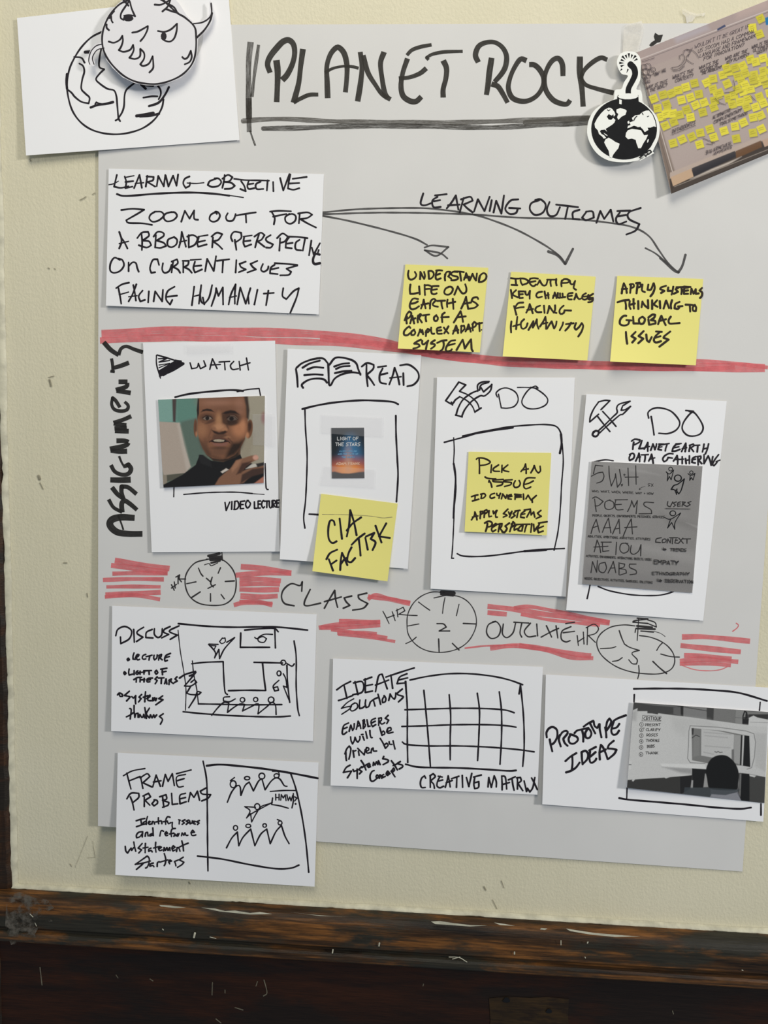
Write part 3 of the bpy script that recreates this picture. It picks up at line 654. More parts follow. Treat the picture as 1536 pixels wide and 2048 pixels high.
# the earth drawing and the cut-out face stuck over it
sd = Surf([(34, 36), (457, -12), (479, 280), (52, 311)], base=2.2, on=None, l=3.0, b=2.0)
o = sheet('drawing_card', sd, M_CARD, 'white card with an inked earth, half hidden by a round horned face', 'card', CARDS)
t = Ink(sd, A, 11)
t.draw('625,195 560,230 500,290 455,360 425,430 412,520 420,600 445,680 490,745 550,790 620,815 700,825 780,818 860,795 920,760 965,715 995,660 1005,610/w16 412,455 408,500 412,545/455,350 500,355 520,385/487,390 510,405 518,440 505,490 500,545 525,575 550,600 545,635 500,625 460,595 440,570 415,550/w15 557,660 600,645 650,638 695,627/585,640 592,628 608,636 630,640/622,300 612,350 610,410 640,425 610,455 590,487 615,515 660,545 700,555 715,590 720,640 725,700 728,735/710,740 730,728 738,745/728,725 750,690 762,650 765,590 775,555 800,530 830,508'
       '/w14 868,520 895,545/w16 868,522 940,526/880,600 930,592 968,592/w20 838,712 890,705 942,696/w14 860,715 920,712 978,698/968,525 985,550 988,580 975,610/w14 1038,535 1015,580 975,630 915,652/w18 522,320 560,318')
t.build('earth_drawing', M_INK, o)
class Tilt(Surf):
    """a stiff flat piece: stands off the wall by a plane (millimetres at the left, rise to the right, rise to the bottom)"""
    def off(s, px, py):
        u, v = s.inv(px, py); return (s.l + s.r * u + s.b * v) / 1000
sf = Tilt(A.p([(540, -80), (1320, -80), (1320, 530), (540, 530)]), l=8.5, r=-2.6, b=4.0)
head = [(1196, 140), (1240, 131), (1272, 112), (1288, 80), (1285, 15), (1292, 2), (1308, 30), (1316, 85), (1300, 140), (1262, 190), (1216, 240), (1213, 312), (1200, 375), (1168, 427), (1115, 475), (1042, 508), (970, 525), (898, 524), (826, 510), (752, 474), (692, 418), (652, 365),
        (640, 300), (610, 300), (585, 325), (575, 355), (585, 398), (572, 408), (545, 385), (540, 350), (552, 315), (582, 276), (620, 262), (618, 220), (636, 145), (672, 80), (724, 24), (790, -28), (870, -60), (960, -62), (1045, -35), (1100, 20), (1150, 100)]
v, f = outline_geo([A.p(head)], sf, 0.0, 0.00025)
o = tag(mesh_obj('paper_cut_out', v, f, M_CUT, loc=v.mean(0)), 'round white paper cut-out of a scowling horned face stuck over the earth drawing', 'cut-out')
t = Ink(sf, A, 11)
t.draw('790,-3 730,30 680,85 645,150 628,220 632,290 655,350 700,410 760,465 830,500 900,514 970,515 1040,498 1110,465 1160,420 1190,370 1203,310 1205,230 1195,165 1140,110 1090,80 1045,40 1000,-3/w9 1190,145 1240,138 1280,115 1300,80 1297,20/w12 1303,80 1290,130 1255,185 1210,230/755,-5 790,35/760,15 795,-2/795,5 770,40 745,80 742,110 760,122/798,10 810,55 830,100/w9 762,97 792,92 824,97/970,190 1010,195 1050,180 1088,145 1085,190 1070,235 1045,255 1015,250 995,235/812,200 850,192 908,160 905,185 885,225 863,252'
       '/668,255 700,262 735,245 752,220 755,250 745,285 730,308 760,318 800,305 818,275 822,305 810,335 795,355 830,362 860,345 862,300 885,325 885,360 862,395 880,405 915,390 938,345 942,390 940,420 918,445/683,100 685,125 693,138/655,150 655,170 670,185/w14 700,68 685,85 672,110/1120,350 1135,362 1155,350 1172,312 1178,350 1165,380 1135,395/950,28 990,28 1030,8 1045,-5/985,-5 1010,10 1035,25/1048,-5 1030,40 998,70/1020,55 1060,70 1095,80/1035,25 1070,45 1090,78/w6 640,295 600,305 578,330 568,360 578,395/w6 630,270 590,282 558,318 545,370 552,395')
t.blob(circ(788, 112, 32, 19)).blob(circ(1006, 222, 18, 25, a0=.9))
t.build('face_drawing', M_INK, o)

# whiteboard photo
sw = Surf(D.p([(520, 405), (1750, -85), (2015, 997), (785, 1505)]), base=1.2, on=sp, l=1.6, b=1.0, bl=4)
o = sheet('photo_print', sw, M_CARD, 'colour photo of a whiteboard full of small yellow notes, behind the bomb sticker', 'photo print')
pc = Picture(sw, D, 0.62)
pc.fill((166, 150, 144))
pc.poly('500,400 1800,-130 1850,40 560,545', (163, 146, 142), 6).poly('1280,60 1536,-40 1536,60 1300,140', (176, 156, 150), 40)
pc.poly('800,290 1060,190 1080,230 830,330', (170, 160, 165), 30).line('540,478 1536,95', 5, (120, 108, 108)).line('536,462 1536,80', 6, (196, 184, 180))
pc.poly('520,410 545,480 600,640 830,1380 785,1510', (112, 96, 84), 10).line('575,560 800,1350', 6, (200, 188, 180)).line('560,560 775,1350', 5, (80, 66, 58))
pc.poly('770,1370 2015,860 2015,1000 785,1510', (58, 48, 42), 5).poly('775,1340 2015,840 2015,880 775,1385', (176, 158, 146), 5)
pc.poly('780,1375 940,1308 960,1370 800,1445', (186, 156, 128), 4).poly('945,1305 1280,1170 1285,1215 960,1375', (36, 34, 40), 4).poly('1285,1172 1480,1090 1490,1140 1290,1230', (98, 66, 38), 5)
pc.poly('1490,1090 1560,1060 1560,1120 1510,1140', (180, 150, 130), 4).poly('930,1390 1100,1310 1200,1270 1330,1215 1180,1310 1000,1380', (182, 170, 160), 8).poly('800,1450 1536,1150 1600,1150 790,1500', (66, 56, 50), 8).line('810,1448 1536,1160', 4, (150, 138, 128))
pc.poly('560,600 800,520 1536,230 1536,1000 800,1300', (172, 158, 152), 120, .5)
cent = [(650,765),(722,735),(785,725),(840,700),(900,675),(965,645),(750,810),(865,775),(935,755),(1000,730),(680,840),(760,870),(710,905),(745,885),(800,880),(850,890),(905,850),(975,815),(1040,795),(1030,870),(935,910),(805,945),(740,975),
        (1060,640),(1110,610),(1185,580),(1240,555),(1215,525),(1280,525),(1340,510),(1400,460),(1440,480),(1500,450),(1110,690),(1145,740),(1120,780),(1115,830),(1220,650),(1160,720),(1230,760),(1270,735),(1300,590),(1360,570),(1430,580),(1500,550),(1330,630),(1360,660),(1340,710),(1400,690),(1470,750),(1260,810),(1320,790),(1380,770),(1370,830),(1440,830),(1500,800),(1520,650),(1450,640),(1420,620),(1300,690),(1500,600),
        (1480,145),(1415,215),(1470,265),(800,1110),(870,1080),(945,1060),(1010,1030),(1085,1000),(1115,1065),(1005,1120),(1195,1015),(1280,980),(1345,950),(1420,910),(1480,895),(1290,1075),(1420,1030),(1485,1000),(1550,480),(1560,560),(1550,720),(1560,860)]
rn = random.Random(3)
for x, y in cent:
    a = math.radians(-17 + rn.uniform(-10, 10)); h = 31; c_, s_ = math.cos(a) * h, math.sin(a) * h
    q = [(x - c_ + s_, y - s_ - c_), (x + c_ + s_, y + s_ - c_), (x + c_ - s_, y + s_ + c_), (x - c_ - s_, y - s_ + c_)]
    st = ' '.join('%.0f,%.0f' % p for p in q); sh = ' '.join('%.0f,%.0f' % (p[0] + 3, p[1] + 9) for p in q)
    pc.poly(sh, (92, 82, 60), 5, .6); k = rn.uniform(.9, 1.04); pc.poly(st, (212 * k, 200 * k, 62 * k), 3)
    for j in range(2): pc.line('%.0f,%.0f %.0f,%.0f' % (x - 20, y - 8 + j * 15 + 4, x + rn.uniform(5, 20), y - 14 + j * 15), 4, (120, 108, 40), 4, .7)
pc.poly('1140,225 1200,190 1210,205 1145,240', (60, 68, 100), 4).poly('1512,140 1560,120 1560,190 1520,195', (30, 110, 160), 4)
pc.C *= .93; pc.grain(.02).build(o)
t = Ink(sw, D, 3.6, eps=.0001)
for tx, x0, y0, x1, y1, h in (("WOULDN'T IT BE GREAT IF", 965, 378, 1385, 220, 30), ('US SOCOM HAD A COMMON', 990, 412, 1420, 258, 28), ('LANGUAGE AND FRAMEWORK', 1005, 448, 1440, 288, 28), ('FOR INNOVATION?', 1035, 472, 1350, 358, 28),
        ("WHAT'S THE", 1000, 538, 1150, 485, 24), ('HISTORY OF', 1012, 562, 1150, 512, 22), ('THE PROBLEM?', 1020, 582, 1175, 528, 22), ('WHO ARE THE', 1203, 468, 1375, 405, 26), ('KEY PLAYERS?', 1215, 496, 1388, 432, 24),
        ('WHO IS THE', 1410, 378, 1545, 330, 26), ('ULTIMATE', 1420, 404, 1545, 360, 24), ('USER?', 1448, 420, 1530, 390, 22), ("WHAT'S THE", 795, 614, 955, 560, 28), ('CONTEXT?', 815, 640, 955, 596, 28), ('WHY IS THIS', 592, 694, 752, 640, 26), ('THE GOAL?', 618, 716, 752, 668, 26),
        ('ALTERNATIVE', 1108, 924, 1245, 862, 26), ('COMPLEMENTARY', 1115, 962, 1330, 862, 26), ('TOOLS/METHODS', 1160, 978, 1375, 886, 24), ('ORTHODOXIES', 790, 1036, 970, 962, 30), ('BIG ARMCHAIR,', 1055, 1198, 1255, 1122, 28), ('APPEARS', 1115, 1205, 1255, 1148, 22), ('OW/(VAL)', 655, 590, 760, 545, 26)):
    t.word(tx, x0, y0, x1, y1, h, slant=.15)
t.draw('790,1045 975,972/855,460 850,435 875,420 890,440 880,475 850,510 790,525 800,540 850,530 890,490 905,455/880,415 890,390 915,385 930,410 900,450 930,480 960,495/905,380 950,390 985,420 1000,450/950,370 935,400 915,440/800,550 850,545 890,510/1125,1110 1030,1070/1060,1115 1105,1120 1110,1095/1270,620 1275,700 1200,720/1125,760 1170,800 1210,810/1400,740 1440,780/560,480 655,448')
for c in [(575, 520, 22), (605, 515, 24), (590, 555, 26), (625, 560, 24), (645, 540, 18), (610, 590, 16), (570, 590, 18)]: t.draw(circ(*c))
t.word('TOO', 560, 630, 600, 618, 22).word('CHAO', 565, 655, 620, 640, 22)
t.build('printed_lettering', M_WBINK, o)

# bomb sticker
sb = Tilt(D.p([(120, 390), (720, 390), (720, 1270), (120, 1270)]), l=7.8, r=-.6, b=.8)
border = smooth_loop([(455, 398), (505, 405), (540, 440), (551, 490), (548, 560), (545, 620), (515, 690), (550, 702), (560, 750), (562, 790), (610, 830), (660, 885), (690, 950), (696, 1010), (685, 1080), (655, 1145), (638, 1178), (600, 1205), (548, 1238), (470, 1255), (390, 1258), (300, 1245), (220, 1200), (165, 1130), (135, 1050), (135, 980), (150, 920), (185, 860), (240, 815), (300, 785), (338, 772), (345, 725), (355, 696), (400, 688), (418, 640), (448, 595), (440, 582), (400, 572), (370, 520), (365, 470), (385, 425), (420, 402)], 3)
v, f = outline_geo([D.p(border), D.p([(500, 1224), (622, 1158), (654, 1188), (545, 1246)])], sb, 0.0, 0.0004)
o = tag(mesh_obj('bomb_sticker', v, f, M_WHITE, loc=v.mean(0)), 'die-cut black and white bomb sticker with a world map, right of the title', 'sticker')
t = Ink(sb, D, 45, eps=.00012)
t.blob(circ(420, 1000, 255, 238, n=60)[:-1]).blob('366,752 372,738 530,738 534,800 530,815 368,812').draw('w46 452,735 455,685 488,620 505,575 497,530 468,498')
for i in range(13):
    a = math.radians(-200 + i * 21.5)
    if i in (9, 10, 11): continue
    cx, cy = 460, 490; r1, r2 = 38, 38 + (40 if i % 2 else 33)
    t.blob('%.1f,%.1f %.1f,%.1f %.1f,%.1f' % (cx + r1 * math.cos(a), cy + r1 * math.sin(a), cx + r2 * math.cos(a - .12), cy + r2 * math.sin(a - .12), cx + r2 * math.cos(a + .12), cy + r2 * math.sin(a + .12)))
t.blob('388,552 398,530 408,538').blob('438,568 446,532 456,540')
t.draw('w9 540,1222 575,1200 590,1215/w9 548,1208 570,1192 600,1180/w9 595,1205 605,1190/w9 590,1180 620,1165 632,1180 610,1198')
t.build('bomb_print', M_BLACK, o)
t = Ink(sb, D, 8, eps=.0003)
t.blob('370,748 385,735 420,726 455,724 495,727 525,738 530,748 510,762 470,770 425,770 385,762')
t.blob('382,770 402,776 400,810 382,805')
t.blob('318,838 300,835 270,850 240,880 210,920 190,960 195,990 215,1010 225,1040 250,1060 262,1076 280,1070 265,1050 245,1040 232,1020 240,1008 270,1005 288,1022 276,1000 300,985 330,965 345,950 352,930 335,915 320,930 300,928 285,905 300,885 325,897 340,880 332,850')
t.blob('360,850 390,838 430,850 440,860 430,890 400,905 375,930 365,910 375,885 360,870').blob('275,1082 300,1068 330,1085 350,1100 385,1115 375,1150 350,1180 335,1200 325,1225 308,1220 300,1170 280,1135 265,1105')
t.blob('450,1010 480,1000 520,1005 550,1010 575,1050 605,1045 590,1080 570,1110 550,1150 530,1150 515,1110 510,1085 480,1075 450,1080 430,1060 435,1030')
t.blob('445,995 450,976 470,970 463,950 490,940 480,915 505,895 540,890 560,870 590,858 612,857 640,890 660,940 668,985 650,980 625,990 602,990 608,1008 580,1025 560,1000 545,982 530,990 515,980 495,975 470,987')
t.blob('600,1085 612,1078 608,1100 598,1108').blob('445,945 458,935 462,955 450,962').blob('330,850 345,868 352,890 340,905 335,880').blob('260,1030 285,1045 292,1055 275,1048')
t.build('map_print', M_WHITE, o)
t = Ink(sb, D, 9, eps=.0005)
t.draw('w12 480,990 500,982 520,992 545,990/w7 495,935 505,915 520,900/w5 560,875 568,890/w5 600,905 612,900/w6 300,905 320,915/w5 290,850 300,860 312,850/w5 560,1000 575,1022')
t.build('map_detail_print', M_BLACK, o)
# ink stays visible through the tape at the top edge
# three notes under the arrows
s, o = note(G, [(118, 72), (755, 98), (690, 748), (60, 718)], 'yellow sticky note reading UNDERSTAND LIFE ON EARTH, under the first arrow', l=1.0, b=4.5, bl=4)
t = Ink(s, Crop(795, 525, .1237), 31)
t.draw('180,130 170,200 190,265 235,275 285,245 305,200 280,150/370,150 370,200 365,270/375,160 400,210 430,265 445,220 430,150/500,150 505,200 510,265/500,140 550,135 585,170 580,220 540,260 515,265/640,130 620,190 620,260 650,275 700,255/630,200 690,180/625,130 680,125 725,130/775,190 765,240 770,290/765,200 800,150 850,150 840,200 820,225 870,260/975,150 900,150 860,180 890,210 970,230 975,265 920,285 870,285/920,145 1000,145 1075,155/1010,155 1020,230 1030,295/1075,280 1100,210 1110,170 1140,240 1160,290/1080,250 1160,230/1165,290 1190,240 1215,180 1240,245 1270,290 1280,220 1285,175/1335,210 1325,260 1315,315/1315,290 1330,220 1390,170 1435,200 1430,260 1380,305 1320,315'
       '/210,355 200,430 205,505 260,505 330,490/350,385 360,515/440,360 440,440 445,525/435,370 490,365 530,375/440,430 520,425/560,385 545,450 560,505 610,510 635,495/550,445 640,430/545,385 600,380 665,380/830,395 780,420 755,480 780,515 840,515 885,470 895,420 860,390 820,395/920,520 950,450 975,385 1010,450 1055,500 1105,480 1115,420 1095,350/335,590 270,580 235,600 205,660 200,720 230,755 290,745 350,705/225,665 280,655 330,630/380,745 410,670 425,600 440,670 455,740/385,685 500,660/530,670 525,745/525,700 540,620 590,585 620,610 570,670 590,700 655,715/640,620 770,615/710,625 715,690 730,745/810,600 800,660 805,720/895,585 900,660 905,750/805,665 935,635/1030,745 1075,650 1110,550 1125,650 1145,750/1060,670 1190,645/1305,590 1285,560 1220,575 1200,620 1260,650 1300,690 1250,730 1165,745'
       '/155,870 145,930 150,985/115,935 150,840 190,790 225,820 200,880 140,920/205,985 230,900 240,860 255,920 270,985/215,930 290,900/335,855 325,910 330,970/330,870 370,830 385,850 350,895 370,930 395,970/410,855 515,840/460,850 455,900 465,950/630,850 590,890 600,940 640,940 655,890 620,855/765,810 725,840 720,900 725,965/705,885 830,880/910,970 965,880 1020,785 1045,870 1060,960/960,885 1105,870/210,1060 190,1030 140,1070 105,1120 110,1170 160,1175 205,1140/270,1085 225,1120 225,1170 265,1170 290,1130 265,1090/330,1185 355,1120 365,1080 385,1130 400,1090 415,1160/465,1100 460,1190/455,1130 490,1070 525,1090 490,1130/545,1050 545,1110 560,1150 595,1150/700,1045 640,1065 640,1110 650,1150 720,1150/650,1100 710,1095/750,1050 785,1100 825,1145/825,1030 785,1100 755,1145'
       '/895,1155 925,1080 950,1020 970,1090 980,1140/905,1105 985,1090/1035,1020 1030,1080 1030,1135/1025,1030 1075,1020 1085,1070 1040,1120/1100,1115 1130,1060 1150,1000 1170,1060 1185,1120/1110,1085 1190,1060/1220,990 1215,1050 1220,1100/1210,1000 1240,960 1275,985 1260,1030 1220,1050/1290,990 1370,975/1325,975 1325,1050 1330,1110/w20 1360,1085 1362,1092/380,1245 320,1275 270,1310 340,1320 360,1350 320,1375 255,1390/400,1265 400,1310 430,1320 500,1260/500,1260 480,1310 460,1400/605,1255 550,1290 540,1310 600,1320 600,1350 540,1395/640,1300 720,1265 795,1255/740,1270 750,1330 730,1400 690,1430/935,1255 860,1270 810,1330 780,1400 800,1435 860,1425 880,1400/800,1345 930,1310/955,1415 1010,1320 1055,1245 1075,1320 1090,1390 1140,1310 1190,1240 1195,1330 1200,1400 1220,1435')
t.build('lettering', M_INKS, o)
s, o = note(F, [(772, 333), (1097, 352), (1065, 674), (740, 658)], 'yellow sticky note reading IDENTIFY KEY CHALLENGES, under the middle arrow', l=1.5, b=5, bl=5)
t = Ink(s, Crop(1010, 540, .1237), 30)
t.draw('95,130 160,140 220,140/170,140 180,240/105,240 200,245/250,150 258,200 285,245/240,135 310,140 370,170 365,210 300,235/405,140 470,130 535,140/410,145 390,190 430,250 470,260 500,235/400,195 495,180/520,240 545,200 560,165 590,220 620,250 665,240 690,160/680,155 815,155/740,160 735,200 745,260/830,145 825,200 835,250/920,170 910,220 915,265/915,185 950,150 1010,150 1050,175 1010,205 925,210/1050,180 1060,220 1100,230 1135,175/1135,175 1120,240 1110,290 1150,320'
       '/95,320 105,380 115,455/180,325 130,375 140,410 210,440/225,345 225,400 235,455 290,450/225,395 290,390/220,345 310,345/330,345 335,390 370,400 400,340/405,335 400,400 400,465/600,350 530,365 505,410 530,445 600,430/640,345 650,400 660,460/695,370 705,460/650,410 710,400/775,455 795,400 805,360 825,410 835,455/780,420 840,410/855,370 855,440 890,450/890,375 895,440 930,445/930,380 935,440 975,435/1095,370 1030,380 1010,420 1025,470 1080,475/1015,425 1085,415/1120,475 1140,430 1150,385 1170,440 1200,470 1230,460/1310,375 1255,410 1250,460 1290,480 1330,460/1260,430 1330,425/1350,400 1340,450 1370,480 1410,460/1425,385 1370,420 1360,450 1420,450 1420,490 1390,515 1345,520'
       '/295,525 215,535 165,600/145,580 165,650 185,725/170,620 240,605 305,600/345,690 380,620 400,550 425,620 450,700/360,645 455,630/570,575 510,600 490,645 520,680 590,680/630,575 640,695/685,700 705,640 715,580 755,640 790,690 810,640 810,570/800,685 835,695/950,575 900,620 880,670 900,710 950,695 965,650/960,650 1070,655/105,830 95,920 100,1010/200,755 190,850 180,955/130,910 235,880/310,795 260,850 265,930 300,950 345,920 365,860/380,970 420,900 460,825 450,930 490,860 515,795 520,880 545,950/565,915 620,830 655,755 665,850 665,950/600,870 690,850/680,950 720,880 755,830 775,890 795,945 825,890 835,830/940,845 930,890 885,975/985,875 1110,860/1070,850 1030,920 975,980/1150,855 1125,930 1150,965 1200,920 1240,860/1240,855 1265,900 1240,990 1185,1075')
t.build('lettering', M_INKS, o)
s, o = note(HH, [(322, 128), (1338, 165), (1250, 1185), (238, 1140)], 'yellow sticky note reading APPLY SYSTEMS THINKING, under the right-hand arrow', l=1.5, b=5, bl=5)
t = Ink(s, HH, 25)
t.draw('375,335 385,270 400,215 425,270 435,330/375,285 440,280/485,225 480,280 475,330/470,230 510,225 520,255 480,275/565,220 555,290 550,335/545,215 590,210 600,250 560,270/620,230 615,300 650,320/690,230 680,290 720,290 750,215/755,215 765,270 745,330 715,370/900,245 840,265 830,285 880,305 840,330/925,265 920,305 960,305/985,255 975,310 965,350/1045,270 1010,285 1040,315 990,340/1020,262 1100,260/1080,260 1085,300 1080,345/1160,265 1115,275 1110,340 1160,340/1115,305 1160,300/1110,255 1190,260/1190,345 1200,280 1225,340 1250,285 1252,340 1285,335/1325,270 1295,300 1325,325 1322,365 1300,390'
       '/325,440 390,420 460,412/415,425 425,470 425,520/470,425 465,480 480,520/515,400 515,460 520,515/470,470 530,455/570,425 572,520/610,500 620,430/620,435 650,480 690,510 685,415/735,415 735,520/795,415 750,465 800,495/825,425 830,510/870,515 890,450 900,420 920,470 935,510/970,415 955,470 960,515/1060,435 1010,460 1000,510 1040,520 1060,490/1040,490 1095,485/1130,468 1190,470 1225,475/1180,475 1185,550/1240,470 1215,500 1220,540 1250,545 1255,500 1235,470/430,600 400,600 360,640 355,695 400,715 450,700 465,660/430,650 490,655/510,610 515,690 590,690/620,610 580,640 590,690 630,690 650,640 620,610/690,640 700,705/690,620 740,585 770,590 760,620 720,650 770,660 775,690 710,705/805,700 825,640 845,600 870,660 895,710/820,660 900,640/955,610 930,650 940,690 1000,690 1060,685'
       '/425,790 430,860 440,930/540,790 490,840 540,870 500,915/635,780 575,840 630,870 570,925/665,820 675,890 700,910 730,850/830,790 775,840 755,890 780,915 840,900/770,860 835,840/780,785 850,790/950,785 880,840 870,860 930,880 820,965')
t.build('lettering', M_INKS, o)

# watch card
s, o = card(I, [(360, 95), (1350, 80), (1385, 1660), (425, 1665)], 'tall white card headed WATCH with a play triangle and a photo of a man', l=1.4, r=0.6, b=.6, base=1.2)
t = Ink(s, I, 12)
t.draw('w10 460,190 462,260 490,360/w12 465,187 560,215 665,250/w14 665,255 570,310 485,345/w30 630,245 490,330/w22 600,242 480,312/w24 645,250 510,335/w10 475,215 540,212 480,240 560,228/w8 480,262 560,250 480,282/w14 600,228 645,235')
t.draw('w15 600,503 700,480 850,462 1010,450 1110,456/w10 1065,462 1150,445 1230,438 1240,490/w10 1275,1000 1278,1100 1283,1185 1298,1195/w9 592,1175 590,1250/w10 665,1232 850,1218 1050,1215 1180,1225/w6 1100,1219 1180,1226 1268,1232')
t.build_each('frame_line', M_INK, o)
t = Ink(s, I, 11)
t.draw('712,245 725,290 765,280 775,250 790,290 830,270 815,230/860,295 880,215 915,290/865,262 940,258/930,240 1010,235/970,240 975,298/1040,235 1015,265 1030,295 1075,290/1080,235 1088,300/1135,210 1150,300/1085,268 1162,245')
t.build('heading_lettering', M_INK, o)
t = Ink(s, I, 12)
t.word('VIDEO', 970, 1352, 1160, 1332, 58, w=12, slant=.05).word('LECTURE', 1192, 1335, 1380, 1328, 52, w=12)
t.build('caption_lettering', M_INK, o)
s2 = Surf(T.p([(98, 118), (1412, 70), (1398, 1142), (165, 1200)]), base=1.2, on=s, l=1.6)
o2 = sheet('photo_print', s2, M_CARD, 'colour photo of a man in a black turtleneck on the WATCH card', 'photo print')
p = Picture(s2, T, 0.72).fill((100, 114, 102))
p.poly('90,90 600,70 600,420 90,420', (104, 142, 132), 20).poly('90,100 275,95 285,390 100,390', (120, 154, 144), 12).poly('320,90 590,80 585,330 400,390 330,390', (92, 128, 116), 25)
p.poly('370,390 600,330 660,800 600,900 490,940', (88, 104, 94), 25).poly('272,95 325,95 315,395 282,390', (72, 62, 60), 12)
p.poly('1180,60 1430,60 1430,930 1080,930', (153, 145, 128), 6).poly('1190,400 1290,560 1200,900 1110,880 1120,720', (146, 136, 118), 40).ell(1398, 345, 32, 65, (138, 92, 84), 22)
p.poly('112,388 362,402 420,680 500,945 430,1022 165,1048 120,800', (166, 152, 140), 7).poly('330,420 365,405 500,945 450,1000', (186, 176, 166), 20, .5)
p.poly('200,1045 430,1020 330,1090 200,1130', (84, 82, 72), 8).poly('135,1040 205,1045 212,1180 160,1210', (136, 126, 112), 8)
p.poly('640,690 690,790 770,860 900,890 1060,860 1110,830 1115,690', (92, 66, 50), 8).poly('700,790 900,850 1080,760 1105,830 1050,880 780,880', (52, 40, 33), 20)
p.poly('160,1165 280,1105 400,1040 560,920 610,795 650,800 680,835 760,870 900,885 1050,830 1110,790 1135,850 1250,900 1420,1030 1420,1150 800,1175 150,1215', (27, 26, 27), 6)
p.poly('600,800 660,800 740,860 760,950 620,900', (36, 35, 36), 14)
p.ell(560, 465, 24, 108, (104, 70, 52), 5).ell(563, 480, 10, 60, (74, 48, 38), 8).ell(570, 540, 12, 30, (164, 112, 84), 8)
p.ell(1220, 478, 43, 116, (112, 76, 54), 5, ang=6).ell(1222, 450, 24, 66, (62, 42, 34), 12, ang=6).ell(1196, 555, 20, 34, (172, 118, 86), 12)
p.poly('592,80 576,230 582,380 592,560 618,650 648,720 700,795 770,838 860,852 960,842 1045,798 1112,715 1165,610 1195,450 1216,250 1195,60', (124, 84, 62), 6, sm=False)
p.ell(830, 150, 190, 75, (146, 104, 84), 60, .9).ell(1100, 190, 60, 110, (146, 104, 84), 45, .8).ell(900, 230, 200, 40, (112, 76, 58), 40, .8)
p.poly('588,80 604,80 602,290 584,360 574,250', (36, 31, 29), 7).poly('1148,60 1200,60 1222,250 1214,365 1184,340 1180,200', (58, 48, 42), 16)
p.ell(640, 490, 60, 80, (146, 102, 74), 45).ell(1095, 480, 85, 90, (168, 114, 82), 50).ell(1140, 420, 30, 60, (182, 126, 92), 25, .7)
p.ell(700, 338, 92, 52, (88, 60, 46), 26).ell(985, 345, 125, 82, (70, 48, 38), 34).ell(1000, 400, 80, 36, (50, 36, 30), 18, .8).ell(745, 390, 60, 14, (74, 50, 40), 12, .8, ang=-20)
p.poly('624,275 648,242 700,228 750,236 792,272 750,262 690,256 650,264', (42, 30, 26), 9).poly('885,290 930,262 990,248 1045,256 1098,302 1050,290 990,284 930,296', (40, 29, 26), 11)
p.poly('652,350 690,326 740,332 758,352 720,368 680,366', (128, 114, 104), 8).ell(704, 346, 25, 25, (34, 26, 24), 6).line('645,345 690,314 745,324 770,350', 9, (34, 25, 23), 5)
p.poly('945,358 990,322 1040,330 1068,362 1010,376 970,374', (92, 78, 70), 9).ell(1002, 352, 28, 26, (30, 24, 23), 6).line('935,350 990,312 1040,320 1078,358', 9, (32, 25, 23), 5).line('985,312 1040,318 1075,350', 4, (150, 120, 100), 4, .7)
p.ell(845, 380, 36, 95, (158, 114, 82), 25).poly('890,300 925,300 950,400 965,480 940,450 900,390', (76, 52, 40), 16).ell(850, 455, 70, 38, (172, 124, 92), 26).ell(915, 485, 36, 22, (160, 112, 82), 12).ell(780, 475, 30, 26, (136, 94, 70), 14)
p.poly('752,488 800,505 850,522 925,498 950,515 900,552 840,556 790,532', (48, 33, 28), 12).poly('780,545 930,545 960,590 760,600', (92, 64, 50), 18)
p.poly('715,632 790,592 850,584 925,594 1012,640 920,630 780,624', (90, 58, 48), 9).poly('742,634 790,604 850,600 920,610 968,634 885,652 790,648', (36, 24, 22), 6).poly('778,618 800,608 850,604 915,616 905,634 850,638 792,632', (166, 152, 132), 7).line('812,608 812,636', 3, (110, 96, 84), 3, .7).line('850,606 850,637', 3, (110, 96, 84), 3, .7).line('884,608 884,636', 3, (110, 96, 84), 3, .7).line('728,640 760,622', 10, (40, 26, 23), 6).line('955,630 985,652', 10, (40, 26, 23), 6)
p.poly('755,648 850,658 965,642 935,684 850,694 785,680', (128, 86, 74), 8).ell(950, 580, 36, 12, (156, 112, 84), 10, .7).ell(860, 715, 100, 20, (62, 44, 36), 18, .8).ell(850, 765, 120, 44, (100, 70, 54), 30, .8).poly('600,600 700,690 760,800 900,840 860,860 700,810 640,720', (74, 52, 41), 30, .8).line('760,470 735,540 715,590', 9, (92, 62, 48), 14, .6).ell(830, 60, 260, 60, (98, 68, 54), 45, .7).line('640,395 690,410 750,402', 8, (86, 58, 46), 12, .7).line('935,410 1000,428 1070,400', 9, (60, 42, 34), 12, .7)
p.poly('1010,650 1090,640 1160,600 1120,715 1040,800 920,845 960,740', (46, 34, 28), 36).ell(680, 660, 30, 60, (96, 66, 50), 25, .7).line('960,590 1010,640 1000,690', 12, (74, 50, 40), 12, .8).line('745,580 705,640', 10, (92, 62, 48), 12, .6)
p.poly('795,1170 850,1080 930,1010 1000,955 1060,865 1110,850 1240,805 1310,800 1332,850 1250,890 1180,930 1130,1000 1250,955 1400,925 1410,1010 1250,1045 1150,1140 1080,1165', (126, 90, 70), 10)
p.poly('1000,960 1060,870 1130,850 1080,940 1010,1010', (150, 108, 84), 18).poly('1130,900 1250,875 1190,935 1120,1020 1060,1040', (70, 48, 40), 16).poly('1130,1040 1260,970 1410,950 1410,1020 1260,1060 1110,1150', (66, 48, 42), 14).ell(1298, 830, 34, 30, (196, 148, 130), 12)
p.poly('1175,970 1250,912 1380,900 1405,918 1250,956', (186, 180, 170), 8).poly('1300,905 1410,885 1410,925 1320,950', (44, 40, 40), 10).poly('868,1005 935,962 968,978 890,1022', (196, 186, 176), 7).poly('1270,1155 1400,1060 1400,1145', (168, 110, 92), 10)
p.grain(.03).build(o2)

